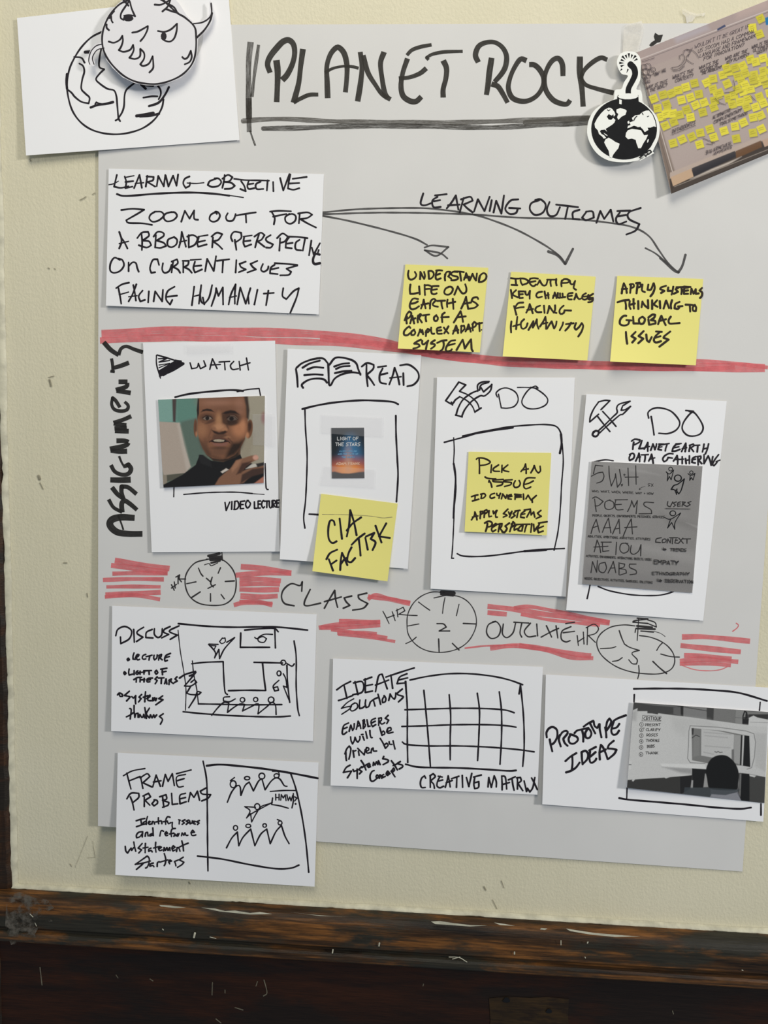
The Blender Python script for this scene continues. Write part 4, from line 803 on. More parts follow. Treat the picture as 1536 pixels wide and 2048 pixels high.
# read card
s, o = card(J, [(105, 30), (1222, 85), (1110, 1870), (40, 1790)], 'tall white card headed READ with an open book drawing', l=4.0, b=.8, base=1.4, r=.8)
t = Ink(s, J, 17)
t.draw('180,190 230,150 320,118 400,112 440,150/175,200 185,270 190,350/235,358 225,330 280,292 350,280 410,288 435,315/w18 445,160 448,240 452,330 465,335/455,165 500,110 560,105 640,125 680,155 695,200 715,250/470,330 500,280 560,245 640,228 715,238/230,190 290,155 375,130/270,205 330,185 405,190/245,252 330,245 400,250/495,180 560,158 620,152/510,200 560,180 625,175/500,235 570,220 640,215')
t.build('book_drawing', M_INK, o)
t = Ink(s, J, 16)
t.draw('765,165 765,250 775,345/725,180 770,150 825,165 820,200 765,250 800,290 830,335/900,195 875,250 880,310 930,325/860,185 930,175/875,250 940,235/955,330 985,250 1000,190 1025,260 1040,330/w13 960,275 1055,265/1072,235 1075,335/1045,170 1120,165 1190,220 1200,280 1160,330 1105,345')
t.build('lettering', M_INK, o)
t = Ink(s, J, 15)
t.draw('w17 228,535 350,505 500,480 700,463 850,465 980,475 1030,495/w13 250,540 255,700 268,900 265,1100 255,1300 240,1440 250,1530/1010,590 1012,750 1022,950 1028,1100 1015,1310/285,1413 370,1418')
t.build_each('frame_line', M_INK, o)
s2 = Surf(J.p([(470, 692), (745, 690), (748, 1113), (475, 1115)]), base=0.6, on=s)
o2 = sheet('book_cover_print', s2, M_CARD, 'small printed book cover, night blue over orange, on the READ card', 'book cover', n=8)
p = Picture(s2, J, 0.5).fill((36, 42, 48))
p.poly('440,1080 560,880 610,760 640,760 690,860 790,1060 790,1100 440,1100', (48, 92, 128), 60, .9).ell(640, 900, 70, 110, (66, 120, 160), 60, .6).ell(612, 1045, 190, 95, (176, 88, 58), 60).ell(612, 1050, 100, 50, (226, 150, 84), 40).ell(612, 960, 28, 90, (190, 150, 130), 30, .6)
p.poly('460,1062 500,1058 560,1072 620,1074 700,1062 760,1058 760,1125 460,1125', (32, 26, 26), 8).ell(470, 720, 90, 200, (32, 38, 42), 60, .7)
p.build(o2)
t = Ink(s2, J, 5, eps=.0001)
t.word('LIGHT OF', 518, 795, 696, 795, 26, jit=0).word('THE STARS', 505, 843, 711, 843, 26, jit=0); t.build('title_lettering', M_LIGHTINK, o2)
t = Ink(s2, J, 3, eps=.0001)
t.word('ALIEN WORLDS', 538, 892, 682, 892, 11, jit=0).word('AND THE FATE OF', 525, 917, 694, 917, 11, jit=0).word('THE EARTH', 557, 943, 662, 943, 11, jit=0); t.build('small_lettering', M_BLUEINK, o2)
t = Ink(s2, J, 4, eps=.0001); t.word('ADAM FRANK', 512, 1001, 708, 1001, 20, jit=0); t.build('author_lettering', M_PALEORANGE, o2)
s3, o3 = note(J, [(385, 1243), (1025, 1325), (940, 1975), (312, 1890)], 'yellow sticky note reading CIA FACTBK at the foot of the READ card', on=s, l=1.0, b=3, bl=2)
t = Ink(s3, J, 17)
t.draw('500,1505 490,1470 460,1470 445,1540 450,1620 480,1655 515,1640/540,1450 560,1620/600,1600 620,1500 628,1380 660,1480 682,1590/600,1550 650,1490 720,1440/430,1790 460,1740 520,1710/450,1790 485,1885/465,1835 515,1800/545,1880 550,1800 560,1735 580,1780 605,1840/545,1840 580,1790 602,1780/640,1690 615,1740 605,1800 635,1815 670,1780/640,1670 690,1620 750,1575/700,1620 710,1700 715,1760/755,1610 775,1710/760,1600 830,1570 800,1620 840,1650 815,1715/840,1510 890,1650/930,1490 880,1580 870,1600 960,1612')
t.build('lettering', M_INK, o3)
t = Ink(s3, J, 5); t.draw('395,1415 600,1418 800,1430 900,1445 980,1438'); t.build('pencil_line', M_SCUFF, o3)

# first do card
s, o = card(K, [(105, 62), (1305, 66), (1228, 1975), (48, 1905)], 'tall white card headed DO that carries the PICK AN ISSUE note', l=2.6, b=1.0, base=1.2, r=.6)
t = Ink(s, K, 15)
t.draw('295,105 235,190 180,268 235,295 265,260 300,235/295,105 355,130 300,185/w12 300,185 380,220 450,280 475,340/w12 300,230 370,270 415,320 435,370/435,365 490,330/230,280 240,305/270,395 290,330 330,260 400,205 470,175/320,405 350,340 410,270 480,225 520,225 570,180 582,125/265,392 325,408/460,185 460,130 500,105 560,100/475,175 490,130 555,108/490,155 510,190 540,165 580,130')
t.build('tools_drawing', M_INK, o)
t = Ink(s, K, 12)
t.draw('630,235 620,200 660,165 720,158 790,195 812,260 780,315 720,332 670,330/640,210 665,330/w9 805,152 880,152 985,158/985,158 960,140 900,175 850,250 850,300 900,335 980,335 1050,305 1070,260 1040,215 970,165 920,150'); t.build('lettering', M_INK, o)
t = Ink(s, K, 14)
t.draw('168,630 300,595 500,540 700,500 900,480 1050,475 1140,490 1180,540 1190,600/w20 330,577 500,540 765,500/w20 1185,560 1190,640 1175,725/w12 1195,640 1205,800 1190,1000 1180,1200 1160,1400 1125,1570/w11 250,590 255,700 250,820 265,950 270,1050 255,1200 250,1350 240,1550 232,1640 250,1640/w16 250,815 265,900 266,1000 258,1100 248,1290/280,1600 330,1620 450,1625 600,1615 860,1580 1060,1562 1215,1555/w22 865,1578 1055,1566')
t.build_each('frame_line', M_INK, o)
s2, o2 = note(K, [(380, 712), (1100, 722), (1060, 1440), (345, 1408)], 'yellow sticky note reading PICK AN ISSUE on the first DO card', on=s, l=.8, b=2.2)
t = Ink(s2, Crop(925, 900, .1237), 27)
t.draw('270,150 275,260 275,380/225,150 250,130 350,135 440,180 440,210 370,240 285,250/470,240 465,300 460,365/585,240 500,300 510,340 600,345/640,245 635,360/735,240 650,310 680,335 750,350/945,350 1000,280 1020,225 1030,300 1030,380/960,325 1065,305/1105,370 1150,290 1160,250 1190,330 1225,370 1260,340 1255,260/365,435 400,455 480,465 540,465/430,490 460,540 475,600/430,490 425,520/660,475 490,485 500,510 650,520 640,560 555,585/805,480 680,490 670,510 790,525 780,560 680,590/855,495 825,560 850,605 910,590 935,540 915,490/1175,450 1060,450 1010,490 990,580 1020,625 1080,610 1105,595/1010,555 1080,535 1145,500'
       '/145,755 200,735 250,725/205,740 200,810/160,825 210,810 265,795/310,730 300,785/295,715 350,705 375,735 340,775 300,780/520,700 460,720 445,760 470,780 520,765/555,700 560,730 595,735 615,700/610,700 590,780/630,790 650,710 700,780 720,720/790,720 740,740 740,790 790,795/740,760 800,745/855,720 850,800/845,715 950,725/855,765 955,760/870,740 940,745/985,710 990,800/1025,790 1060,730 1110,810 1195,735/1125,800 1130,845'
       '/145,1130 190,1060 200,1000 225,1070 235,1130/160,1085 250,1065/295,990 290,1050 285,1110/285,1000 325,990 330,1020 295,1040/360,980 350,1090/350,985 390,965 405,1000 365,1030/430,980 425,1040 430,1080 470,1070/495,985 505,1030 550,975/560,975 535,1040 540,1085 565,1085/735,955 660,1030 710,1045 720,1060 660,1085/745,1000 760,1040 800,990/800,990 775,1050 760,1085/870,985 820,1030 850,1060 790,1100/850,985 930,975/905,980 890,1040 880,1090/1010,985 950,1030 940,1085 1000,1095/950,1045 1010,1030/1000,970 1100,955/1040,1085 1080,1010 1100,970 1110,1050 1150,1000 1170,1085/1270,975 1215,1020 1240,1050 1275,1070 1190,1110')
t.draw('w30 405,1190 395,1250 375,1315/w30 360,1180 430,1150 480,1180 460,1230 405,1245/w30 540,1190 490,1230 470,1290 490,1320 540,1290/w30 480,1255 560,1200/w30 610,1190 590,1260 580,1325/w30 580,1200 640,1190 630,1240 600,1260 660,1330/w30 760,1180 690,1230 720,1270 680,1330 640,1320/w30 820,1160 790,1240 765,1320/w30 790,1200 830,1170 850,1200 800,1245/w30 880,1200 840,1250 840,1295 890,1270/w30 970,1215 920,1250 900,1300 940,1310/880,1205 980,1200 1090,1200/980,1215 960,1310/1040,1205 1020,1260 1005,1325/1120,1190 1105,1330/w30 1150,1200 1160,1310 1220,1230/w30 1245,1190 1215,1270 1230,1335 1305,1310/1230,1265 1310,1230/1230,1180 1370,1160')
t.build('lettering', M_INKS, o2)

# second do card
s, o = card(L, [(235, 35), (1485, 100), (1275, 2055), (55, 1960)], 'tall white card headed DO, PLANET EARTH DATA GATHERING, with a grey print', l=4.5, base=1.2, b=1)
t = Ink(s, L, 14)
t.draw('345,105 300,170 270,240 265,285 345,215/345,105 400,92 445,95 365,175/380,190 440,255 500,325/335,235 390,305 445,370/345,360 400,310 470,240 510,200 505,160 530,125 625,100/350,385 420,320 530,225 560,215 630,145/555,150 545,180 580,175 628,145/625,100 560,140/w18 300,372 290,400 315,415 340,398 345,370 320,362 295,380')
t.build('tools_drawing', M_INK, o)
t = Ink(s, L, 15)
t.draw('790,250 785,200 830,165 900,160 990,190 1055,260 1065,310 1030,360 960,388 880,385/812,235 825,310 838,400/1120,182 1190,190/1190,190 1150,220 1100,290 1090,350 1130,400 1190,410 1250,390 1275,340 1255,280 1200,205 1150,190')
t.draw('w28 135,110 125,170 120,220/w28 100,95 150,65 230,75 220,110 145,150/w28 260,85 240,150 215,210 275,205 300,200/w28 295,215 330,160 350,115 350,190 350,250/w24 310,190 380,175/w28 395,235 420,170 430,135 450,190 460,225 480,170 485,135/w28 590,145 530,160 510,220 560,230/w24 520,190 570,180/w28 520,140 600,140/w26 590,145 680,130/w28 645,150 625,210 620,245/w28 840,135 780,150 740,200 725,250 780,245 845,220/w26 755,195 830,180/w24 780,135 865,130/w28 870,255 900,190 935,125 935,190 925,255/w24 880,210 950,195/w28 1000,165 985,250/w28 990,160 1050,140 1060,165 1010,195 1055,255/w26 1060,160 1150,155/w28 1120,165 1110,260/w28 1215,140 1205,200 1190,260/w28 1285,135 1265,220 1235,290/w26 1200,215 1270,200'
       '/w28 85,300 65,350 70,390/w28 70,300 120,280 145,310 130,360 75,390/w28 165,400 195,340 215,280 225,340 225,410/w22 180,350 240,335/w26 250,305 360,300/w26 310,305 310,360 300,410/w28 365,400 390,350 410,295 425,370 435,445/w22 375,375 460,350/w26 740,290 680,285 610,320 580,370 600,410 640,390 665,345/w24 660,345 730,355/w28 745,400 780,350 800,315 810,380 810,450/w24 760,380 830,370/w24 830,375 900,370/w26 880,330 880,440/w28 930,360 940,440/w28 990,320 990,440/w24 935,390 995,380/w28 1090,330 1040,360 1030,420 1080,430/w24 1040,380 1085,370/w28 1120,340 1125,460/w28 1110,330 1165,325 1165,360 1130,385 1180,440/w26 1215,300 1215,440 1280,320 1310,400 1325,465/w26 1350,330 1325,460/w26 1440,300 1380,380 1345,450 1370,470 1415,420/w24 1400,410 1460,385', Crop(1250, 870, .1302))
t.build('lettering', M_INK, o)
t = Ink(s, L, 13); t.draw('268,1735 255,1800 242,1858/340,1750 450,1790 650,1825 850,1830 950,1815 1010,1795/300,640 400,622 475,630'); t.build_each('frame_line', M_INK, o)
s2 = Surf(L.p([(282, 635), (1270, 678), (1178, 1808), (197, 1728)]), base=1.0, on=s, l=1.5, wave=.25)
o2 = sheet('grey_print', s2, M_CARD, 'grey print with POEMS, AEIOU and stick figures on the right-hand DO card', 'print')
p = Picture(s2, L, 1.0).fill((132, 129, 127))
for q, c, b, a in (('280,640 1270,680 1250,760 900,700 500,700', (143, 140, 138), 60, .8), ('600,1350 1250,1450 1230,1560 700,1420', (147, 144, 142), 50, .7), ('900,1100 1260,1200 1240,1260 950,1180', (118, 115, 113), 40, .8), ('1100,690 1265,690 1230,1300 1120,1100', (128, 125, 123), 50, .8), ('500,690 700,730 900,760 760,720', (150, 147, 145), 18, .7), ('1120,1180 1240,1215 1230,1235', (146, 143, 141), 10, .8), ('230,1550 1200,1700 1180,1800 200,1720', (122, 119, 118), 60, .7)): p.poly(q, c, b, a)
p.grain(.03).build(o2)
t = Ink(s2, L, 9, eps=.0001)
t.draw('w5 805,835 785,835 785,845 800,850 785,858/w5 812,835 830,858/w5 830,835 812,860/w4 758,860 725,868 705,888/w4 708,872 705,888 722,884/w7 560,838 545,842 556,850 545,855/w6 565,755 585,755/w6 575,748 573,768')
t.draw('280,105 190,95 165,200/140,230 220,190 280,180 295,230 270,290 205,315/355,105 362,230 385,350 430,250 437,200 460,365 505,290 485,145/590,130 598,345/685,100 690,330/555,242 715,240/180,510 190,600 200,665/155,500 200,485 285,540 230,590 185,595/370,520 310,550 310,620 360,640 415,610 410,550 360,525/440,525 430,580 450,640 530,640/435,580 510,575/430,520 585,518/585,665 625,580 635,530 665,610 705,530 690,690/905,555 800,550 790,590 870,640 880,690 725,692/135,935 160,850 200,760 240,920/165,860 225,840/275,920 310,830 350,745 380,925/290,865 375,860/400,940 440,850 480,760 490,935/420,880 485,870/530,970 580,850 630,755 645,940/550,860 700,852'
       '/175,1160 195,1080 210,1015 240,1090 255,1170/170,1100 280,1095/275,1050 280,1155 355,1145/275,1095 345,1090/260,1040 385,1040/450,1040 440,1195/590,1055 510,1060 490,1130 530,1175 590,1150 600,1090 560,1050/630,1080 620,1160 660,1190 720,1150 750,1070/750,1070 745,1210/135,1415 155,1280 205,1410 215,1265/300,1290 240,1310 235,1390 290,1415 325,1360 310,1290/345,1420 385,1340 410,1275 440,1415/370,1360 430,1355/480,1310 480,1440/475,1295 550,1310 540,1345 485,1365 560,1380 570,1420 490,1445/690,1310 610,1310 610,1350 690,1390 690,1430 615,1440'
       '/w13 1080,540 1075,590 1110,605 1140,545/w13 1185,545 1145,560 1175,585 1150,605/w13 1235,545 1200,560 1200,600 1235,595/1200,575 1235,570/w13 1265,550 1255,600/w13 1255,545 1295,550 1265,575 1310,600/w13 1365,540 1325,555 1355,580 1320,600/1000,985 940,1000 930,1040 990,1045/1045,1000 1015,1010 1010,1045 1050,1040 1060,1010 1040,1000/1070,1050 1080,1000 1110,1050 1120,990/1100,985 1200,985/1140,990 1135,1060/1180,1000 1165,1050 1210,1055/1170,1020 1200,1015/1215,990 1270,1055/1265,990 1215,1050/1260,1000 1360,1000/1315,1005 1315,1055'.replace('/', '/w12.5 ').replace('w12.5 w13', 'w13'), Crop(1160, 915, .16276))
for a in (('WHO, WHAT, WHEN, WHERE, WHY + HOW', 285, 908, 830, 932), ('PEOPLE, OBJECTS, ENVIRONMENTS, MESSAGES, SERVICES', 290, 1126, 930, 1140), ('ABILITIES, AMBITIONS, ANXIETIES, ATTITUDES', 250, 1310, 805, 1338), ('ACTIVITIES, ENVIRONMENTS, INTERACTIONS, OBJECTS, USERS', 235, 1486, 815, 1520), ('NEEDS, OBJECTIVES, ACTIVITIES, BARRIERS, SOLUTIONS', 220, 1686, 825, 1724)): t.word(*a, 18, w=3.4)
for a in (('TRENDS', 982, 1435, 1125, 1438, 26, 5.5), ('EMPATY', 835, 1548, 1055, 1558, 34, 7), ('ETHNOGRAPHY', 820, 1646, 1152, 1652, 26, 5.5), ('OBSERVATION', 935, 1712, 1186, 1722, 26, 5.5)): t.word(*a[:6], w=a[6])
t.draw('w5 942,1055 1160,1060/w7 920,1405 918,1422 945,1420/w8 932,1412 945,1420 932,1428/w7 872,1682 870,1702 905,1698/w7 890,1688 908,1698 892,1708')
t.build('printed_lettering', M_PRINTINK, o2)
t = Ink(s2, L, 8, eps=.0001)
t.draw('w7 ' + circ(985, 704, 17) + '/w11 ' + circ(1050, 785, 31, 28) + '/w7 ' + circ(1170, 735, 15) + '/w9 ' + circ(1005, 1098, 26, 22))
t.draw('945,728 975,748 1012,712 990,800 975,770 955,810 960,752 945,728/w11 1108,792 1080,890 1058,925 1032,890/w11 990,885 1015,850 1050,838 1108,792/w10 990,885 1020,890 1038,930 1042,880/1140,745 1168,762 1202,742 1185,802 1170,780 1155,805 1160,765/930,1135 985,1150 1075,1095 1025,1180 1022,1240 995,1180 958,1230 985,1150')
t.build('stick_figures', M_BLACK, o2)

# discuss card
s, o = card(P, [(50, 40), (1478, 100), (1452, 985), (43, 915)], 'wide white card headed DISCUSS with a sketch of people round a table', l=3.2, b=1.0, base=1.2)
t = Ink(s, P, 12)
t.draw('108,258 110,305/75,250 90,205 140,185 185,215 170,270 110,305/200,205 205,295/270,190 230,215 225,235 265,260 220,290/330,205 290,225 285,262 335,265/345,200 345,240 370,262 395,245 400,200/455,185 415,205 410,225 445,240 395,265/518,180 455,210 455,225 505,245 455,275')
t.draw('415,150 395,210 395,270 440,275/440,240 490,220 510,190 480,180 450,230 480,285 520,275/640,180 590,200 570,250 600,275 640,265/645,225 760,195/715,215 700,290/800,195 790,250 810,285 850,250 860,190/895,210 885,290/890,200 940,180 930,225 900,240 955,285/1115,160 1030,200 1000,270 1010,310 1055,295/1010,245 1095,220/230,510 215,540 235,570 260,545 240,520/320,460 310,530 320,575 390,560/415,490 415,570/490,495 460,510 450,550 480,565 505,540/530,500 530,565/600,490 605,560/480,530 620,520/610,495 750,490/700,500 705,565/845,485 815,520 840,560 870,530 845,490/925,465 1045,445/955,470 960,570/950,520 1030,505/410,665 480,625 560,620/460,650 455,715/530,640 530,710/610,640 605,710/530,670 620,665/770,635 690,640 660,670 670,710 720,705/660,675 730,665/860,610 815,655 860,680 820,745/880,635 990,630/940,640 935,740/1000,745 1020,690 1030,650 1045,750/1090,680 1085,760/1080,680 1130,650 1120,700 1170,740/1240,610 1200,650 1245,690 1190,720'
       '/95,960 130,920 190,950 190,985 145,985 130,940/325,885 230,970 330,990 340,1000 270,1075/370,990 400,1020 430,990/445,970 440,1060 445,1130/560,950 510,1000 550,1030 500,1095/635,895 625,1000 620,1090/590,1005 680,970/660,1030 720,990 720,960 680,990 680,1060 740,1070/765,1075 775,1010 790,1070 810,1010 830,1070 850,1020/965,975 890,1030 970,1050 830,1150/415,1160 415,1260 430,1390/330,1220 360,1240 340,1420/265,1380 330,1350 400,1300/430,1390 450,1320 490,1310 490,1390/510,1390 525,1330 560,1390/580,1390 600,1330 620,1400/620,1200 640,1320 650,1410/710,1210 650,1320 700,1390/710,1400 730,1340 760,1400 790,1340 810,1390 850,1340/975,1320 900,1370 960,1430 920,1520/303,252 280,275 295,298 325,280 305,252'.replace('/', '/w33 '), Crop(225, 1290, .10417))
t.build('lettering', M_INK, o)
t = Ink(s, P, 11)
t.draw('w13 512,165 700,182 900,190 1180,188 1415,210/w7 510,210 525,350 550,500 565,620 562,770/w12 545,780 700,795 900,808 1100,815 1220,815 1295,810/1320,285 1335,400 1335,600 1345,750 1357,808/w12 948,230 945,330 1150,330/w12 975,210 1090,200 1180,198 1210,222/1185,190 1190,335/w9 1170,240 1110,240 1070,265 1075,290 1110,295 1128,270 1100,255 1060,270 1045,260/w8 820,265 800,290 815,305 840,290 838,265 820,268/w10 790,310 725,308 770,365 765,405 795,345 800,410 835,340 905,262 850,295/w8 722,310 760,350 775,320 735,318'
       '/605,445 700,435 825,430 830,550 838,640 855,660/w8 610,425 620,520 640,620 652,720/652,725 800,728 1000,732 1235,730/w12 1040,435 1130,437 1240,440/w12 1100,440 1110,540 1122,632 990,630 862,633/w10 1265,440 1305,462 1322,445/1270,455 1275,580 1290,715/w9 1245,515 1262,550 1270,610 1245,600 1290,710/w10 1215,560 1175,600 1185,635 1212,630 1205,605 1180,612/w10 870,675 830,680 828,705 870,710 910,690/w10 745,805 790,750 830,715 865,720 855,785 900,750 945,725 975,730 960,775 1020,745 1060,725 1075,735 1068,795 1130,745 1165,715 1190,735 1195,800'
       '/w14 520,545 560,520 610,505 632,500/635,505 590,560 555,600 600,600 640,575 625,555 600,575/600,600 570,650 600,660 650,660 670,645 645,640 630,680 585,752/w16 590,530 620,520')
t.draw('w9 ' + circ(1245, 437, 17) + '/w10 ' + circ(1215, 512, 14, 17) + '/w9 ' + circ(960, 697, 16) + '/w9 ' + circ(1052, 695, 15) + '/w10 ' + circ(1160, 697, 20))
t.build('meeting_drawing', M_INK, o)

# frame problems card
s, o = card(Q, [(55, 55), (1490, 125), (1462, 1012), (38, 928)], 'wide white card headed FRAME PROBLEMS at the bottom left', l=3.5, b=2.5, base=1.2, bl=3)
t = Ink(s, Q, 12)
t.draw('w10 95,220 160,185 250,168/w11 120,200 135,260 150,315/140,255 215,225/220,235 235,310/215,235 265,205 285,225 235,270 300,300/305,300 330,215 360,295/310,265 365,255/375,295 395,210 415,260 445,205 460,290/w10 540,210 480,225 475,270 490,300 525,295/480,255 530,240/w11 475,205 580,178/145,370 160,410 172,465/120,385 150,345 205,345 205,375 165,410/245,370 245,440/235,365 275,345 290,370 250,395 285,430/320,395 300,420 315,435 340,415 335,395 315,392/375,365 385,445/355,370 400,355 405,385 375,395 420,410 415,430 375,445/440,345 445,425 485,420/540,345 500,360 500,420 545,405/500,385 540,375/560,405 575,340 600,375 625,330 640,395/690,305 645,330 660,350 720,355 700,380 655,400')
t.draw('w27 275,185 350,160 425,145/355,165 370,255/280,285 340,265 390,245/430,195 395,220 400,245 440,235/470,110 450,180 450,245/480,225 520,200 500,190 480,220 505,245 535,235/545,240 555,195 580,200 590,240/655,130 655,190 660,235/610,205 700,185/710,190 715,235/855,125 810,115 780,180 780,245/740,200 810,190/810,205 830,235 870,215/895,210 890,270 895,300/1015,175 1010,240/1000,165 1030,175/1110,165 1060,190 1100,220 1060,245/1175,170 1130,190 1170,215 1130,245/1190,185 1195,235 1230,220 1235,185/1245,220 1290,195 1260,190 1250,230 1285,240/1355,180 1310,200 1350,225 1320,250'
       '/390,370 320,380 280,430 285,475 340,455 390,390/385,390 380,460/430,450 440,390 470,380 480,445/560,400 510,420 510,445 560,430/560,305 565,370 570,440/680,445 695,370 715,350 745,365/770,415 810,395 790,370 765,400 785,440 815,430/945,315 890,325 870,390 880,455/840,410 920,395/920,450 940,410 960,445 985,405/985,450 1010,400/1050,440 1060,390 1090,430 1110,390 1130,435 1160,430/1210,390 1270,380 1240,345 1215,380 1225,430 1260,435 1295,425/90,620 100,700 130,735 165,680 190,650 200,690 235,640/235,545 250,630 270,705/380,570 310,650 370,680 320,735/435,570 430,650 430,730/390,650 480,635/530,650 490,670 490,705 530,690 550,715/610,550 605,640 615,720/570,650 660,625/660,670 710,635 680,620 655,660 680,695 720,680/745,700 755,640 775,690 800,640 820,690 850,640 855,695/890,670 940,635 910,610 885,650 905,700 945,680/965,710 975,640 1005,650 1025,705/1055,525 1075,610 1085,700/1000,640 1080,600 1165,565'
       '/465,785 360,860 260,930 400,905 380,930 280,1015/470,790 500,830 490,920 460,980 435,990/400,905 520,870/570,905 520,920 510,960 560,945 580,970/635,965 640,900 670,880/755,740 780,830 775,910 755,950/680,890 820,850/830,890 880,870 855,850 830,880 850,920/930,880 945,910 955,955/930,880 1000,850/1080,805 1010,850 1090,890 1060,930 980,980'.replace('/', '/w27 '), Crop(240, 1620, .11719))
t.build('lettering', M_INK, o)
t = Ink(s, Q, 11)
t.draw('w15 690,148 780,140 900,148 1100,170 1290,200 1485,238/w12 665,115 690,250 695,450 697,700 700,900/w12 1290,200 1330,320 1370,500 1400,700 1420,910/w13 625,793 800,815 1000,855 1180,883 1290,880 1350,858/838,410 870,335 910,290 930,300 935,360 965,290 995,265 1025,328 1060,260 1085,240 1108,320 1150,260 1185,235 1215,245 1245,290 1265,295/w8 1160,188 1200,190 1212,215/w9 860,255 890,232/w10 1145,332 1240,325 1325,325/w10 1162,378 1155,425 1215,435 1275,452/w10 1310,345 1310,400 1300,450/w10 1320,370 1335,380 1320,400/w13 1325,420 1327,422/w9 1155,415 1080,440 1045,490 1012,550 1005,490 975,522 1000,470 962,440 1040,445/w9 1160,410 1030,480 1000,500/832,735 870,665 910,622 920,720 950,660 1005,600 1035,720 1075,640 1120,600 1145,705 1185,620 1225,575 1250,650 1280,705/w9 1195,532 1225,545')
t.draw('w10 ' + circ(880, 280, 21, 25) + '/w10 ' + circ(980, 237, 19, 12) + '/w10 ' + circ(1085, 222, 21) + '/w9 ' + circ(1190, 220, 18, 15) + '/w9 ' + circ(1052, 440, 19, 21) + '/w9 ' + circ(897, 592, 15, 17) + '/w9 ' + circ(988, 578, 18, 12) + '/w9 ' + circ(1105, 575, 13) + '/w9 ' + circ(1215, 557, 14))
t.word('HMW', 1180, 394, 1300, 398, 40, w=9)
t.build('people_drawing', M_INK, o)

# ideate card
s, o = card(R, [(55, 58), (1488, 115), (1450, 988), (38, 925)], 'wide white card headed IDEATE SOLUTIONS with a hand-drawn grid', l=3.2, b=1.0, base=1.2)
t = Ink(s, R, 12)
t.draw('80,272 125,240 175,215/130,240 150,330/92,345 140,330 190,310/205,215 225,305/195,225 250,215 265,250 250,290 190,305/275,195 275,290 325,280/275,245 325,235/265,205 320,185/345,285 365,180 390,165 425,265/345,240 435,205/415,185 520,150 610,122/450,170 462,262/560,162 510,185 492,230 545,225/500,205 565,190')
t.draw('w26 385,230 250,310 130,430 230,400 340,380 300,440 135,550/w30 400,320 340,360 310,430 340,480 410,460 465,400 450,330 400,315/510,255 500,350 505,430 560,420 605,385/630,250 620,340 640,410 690,390 720,310/720,300 800,240 880,205/790,265 820,380/880,135 910,240 935,345/1010,175 970,250 980,310 1030,290 1040,220 1005,165/1100,265 1120,190 1130,130 1170,200 1215,240 1240,190 1245,110/1380,30 1270,120 1290,150 1390,180 1390,210 1300,295/280,725 190,770 160,840 150,940 180,960 245,910/165,850 250,815/290,900 310,820 325,770 360,880 390,830 395,740/435,860 460,770 475,690 510,760 530,840/450,800 520,770/575,670 580,760 580,840/570,680 600,660 605,710 580,740 620,750 620,790 590,830/655,660 670,740 680,800 720,790/830,630 750,670 740,740 770,800 835,760/745,730 825,690/900,640 895,780/890,630 950,620 950,670 910,700 960,750 1020,720/1090,570 1030,630 1100,670 1060,740'
       '/320,1010 330,1090 360,1155 395,1090 410,1020 440,1090 470,1120 510,1060 510,1000/570,1000 600,1080/540,965 575,960/630,900 660,1040/715,880 720,960 740,1025 765,1025/915,810 940,900 965,980/950,930 990,890 1020,920 1010,960 965,970/1060,910 1150,870 1140,820 1090,830 1065,890 1090,935 1190,915/225,1330 225,1420 235,1495/205,1360 240,1260 290,1200 325,1250 310,1370 285,1470/370,1290 380,1360 390,1430/370,1310 430,1290/480,1300 495,1390/465,1245 530,1310 600,1380 620,1270/630,1310 690,1280 690,1240 650,1230 630,1290 660,1345 720,1330/740,1340 750,1260 780,1240 790,1300 855,1300/925,1040 980,1130 1035,1245/1000,1180 1060,1140 1090,1180 1040,1240/1110,1110 1120,1160 1170,1165/1190,1090 1210,1180 1230,1260'
       '/310,1590 230,1640 170,1740 270,1720 340,1710 300,1780 255,1850/370,1680 390,1720 440,1700/455,1670 455,1760 455,1865/545,1620 490,1680 550,1720 500,1770/535,1495 590,1580 635,1690/550,1640 680,1560/660,1620 720,1590 700,1550 665,1590 690,1640 730,1620/780,1600 790,1530 820,1590 850,1520 880,1580 890,1500 925,1580/1000,1410 980,1460 1080,1480 1090,1520 985,1580/805,1700 760,1720 720,1800 730,1900 780,1920 850,1870/860,1790 840,1830 870,1860 890,1820 870,1790/910,1860 920,1790 950,1810 960,1860/1000,1780 970,1800 985,1840 1030,1820/1050,1790 1110,1740 1080,1710 1050,1760 1080,1800 1130,1760/1150,1710 1190,1770 1230,1830/1150,1720 1200,1650 1220,1690 1180,1730/1155,1500 1220,1590 1280,1690/1190,1600 1300,1550/1340,1515 1270,1560 1380,1590 1380,1630 1315,1670'.replace('/', '/w35 ').replace('w35 w30', 'w30'), Crop(670, 1375, .09766))
t.draw('w20 130,130 115,100 80,130 65,190 80,240 125,240/185,110 185,240/180,100 220,75 245,110 195,160 225,200 235,250/305,105 275,160 265,220 300,245 345,225/275,165 335,150/280,105 330,115/365,240 385,170 400,100 415,170 425,235/375,185 450,155/440,135 530,105/505,120 500,240/570,95 575,240/620,120 650,230 685,70/720,120 710,200 720,255 765,240 770,185/715,185 770,170/705,115 800,90/880,235 890,120 920,240 955,100 980,170 980,235/1045,100 1050,190 1050,270/1045,105 1085,110 1100,190 1105,260/1055,205 1140,180/1125,150 1210,110/1170,140 1180,210 1195,275/1235,120 1235,260/1225,125 1270,120 1280,160 1240,190 1300,280/1315,160 1345,290 1355,250 1385,295 1420,240 1445,120/1405,125 1440,190 1475,268'.replace('/', '/w20 '), Crop(830, 1535, .16602))
t.build('lettering', M_INK, o)
t = Ink(s, R, 11.5)
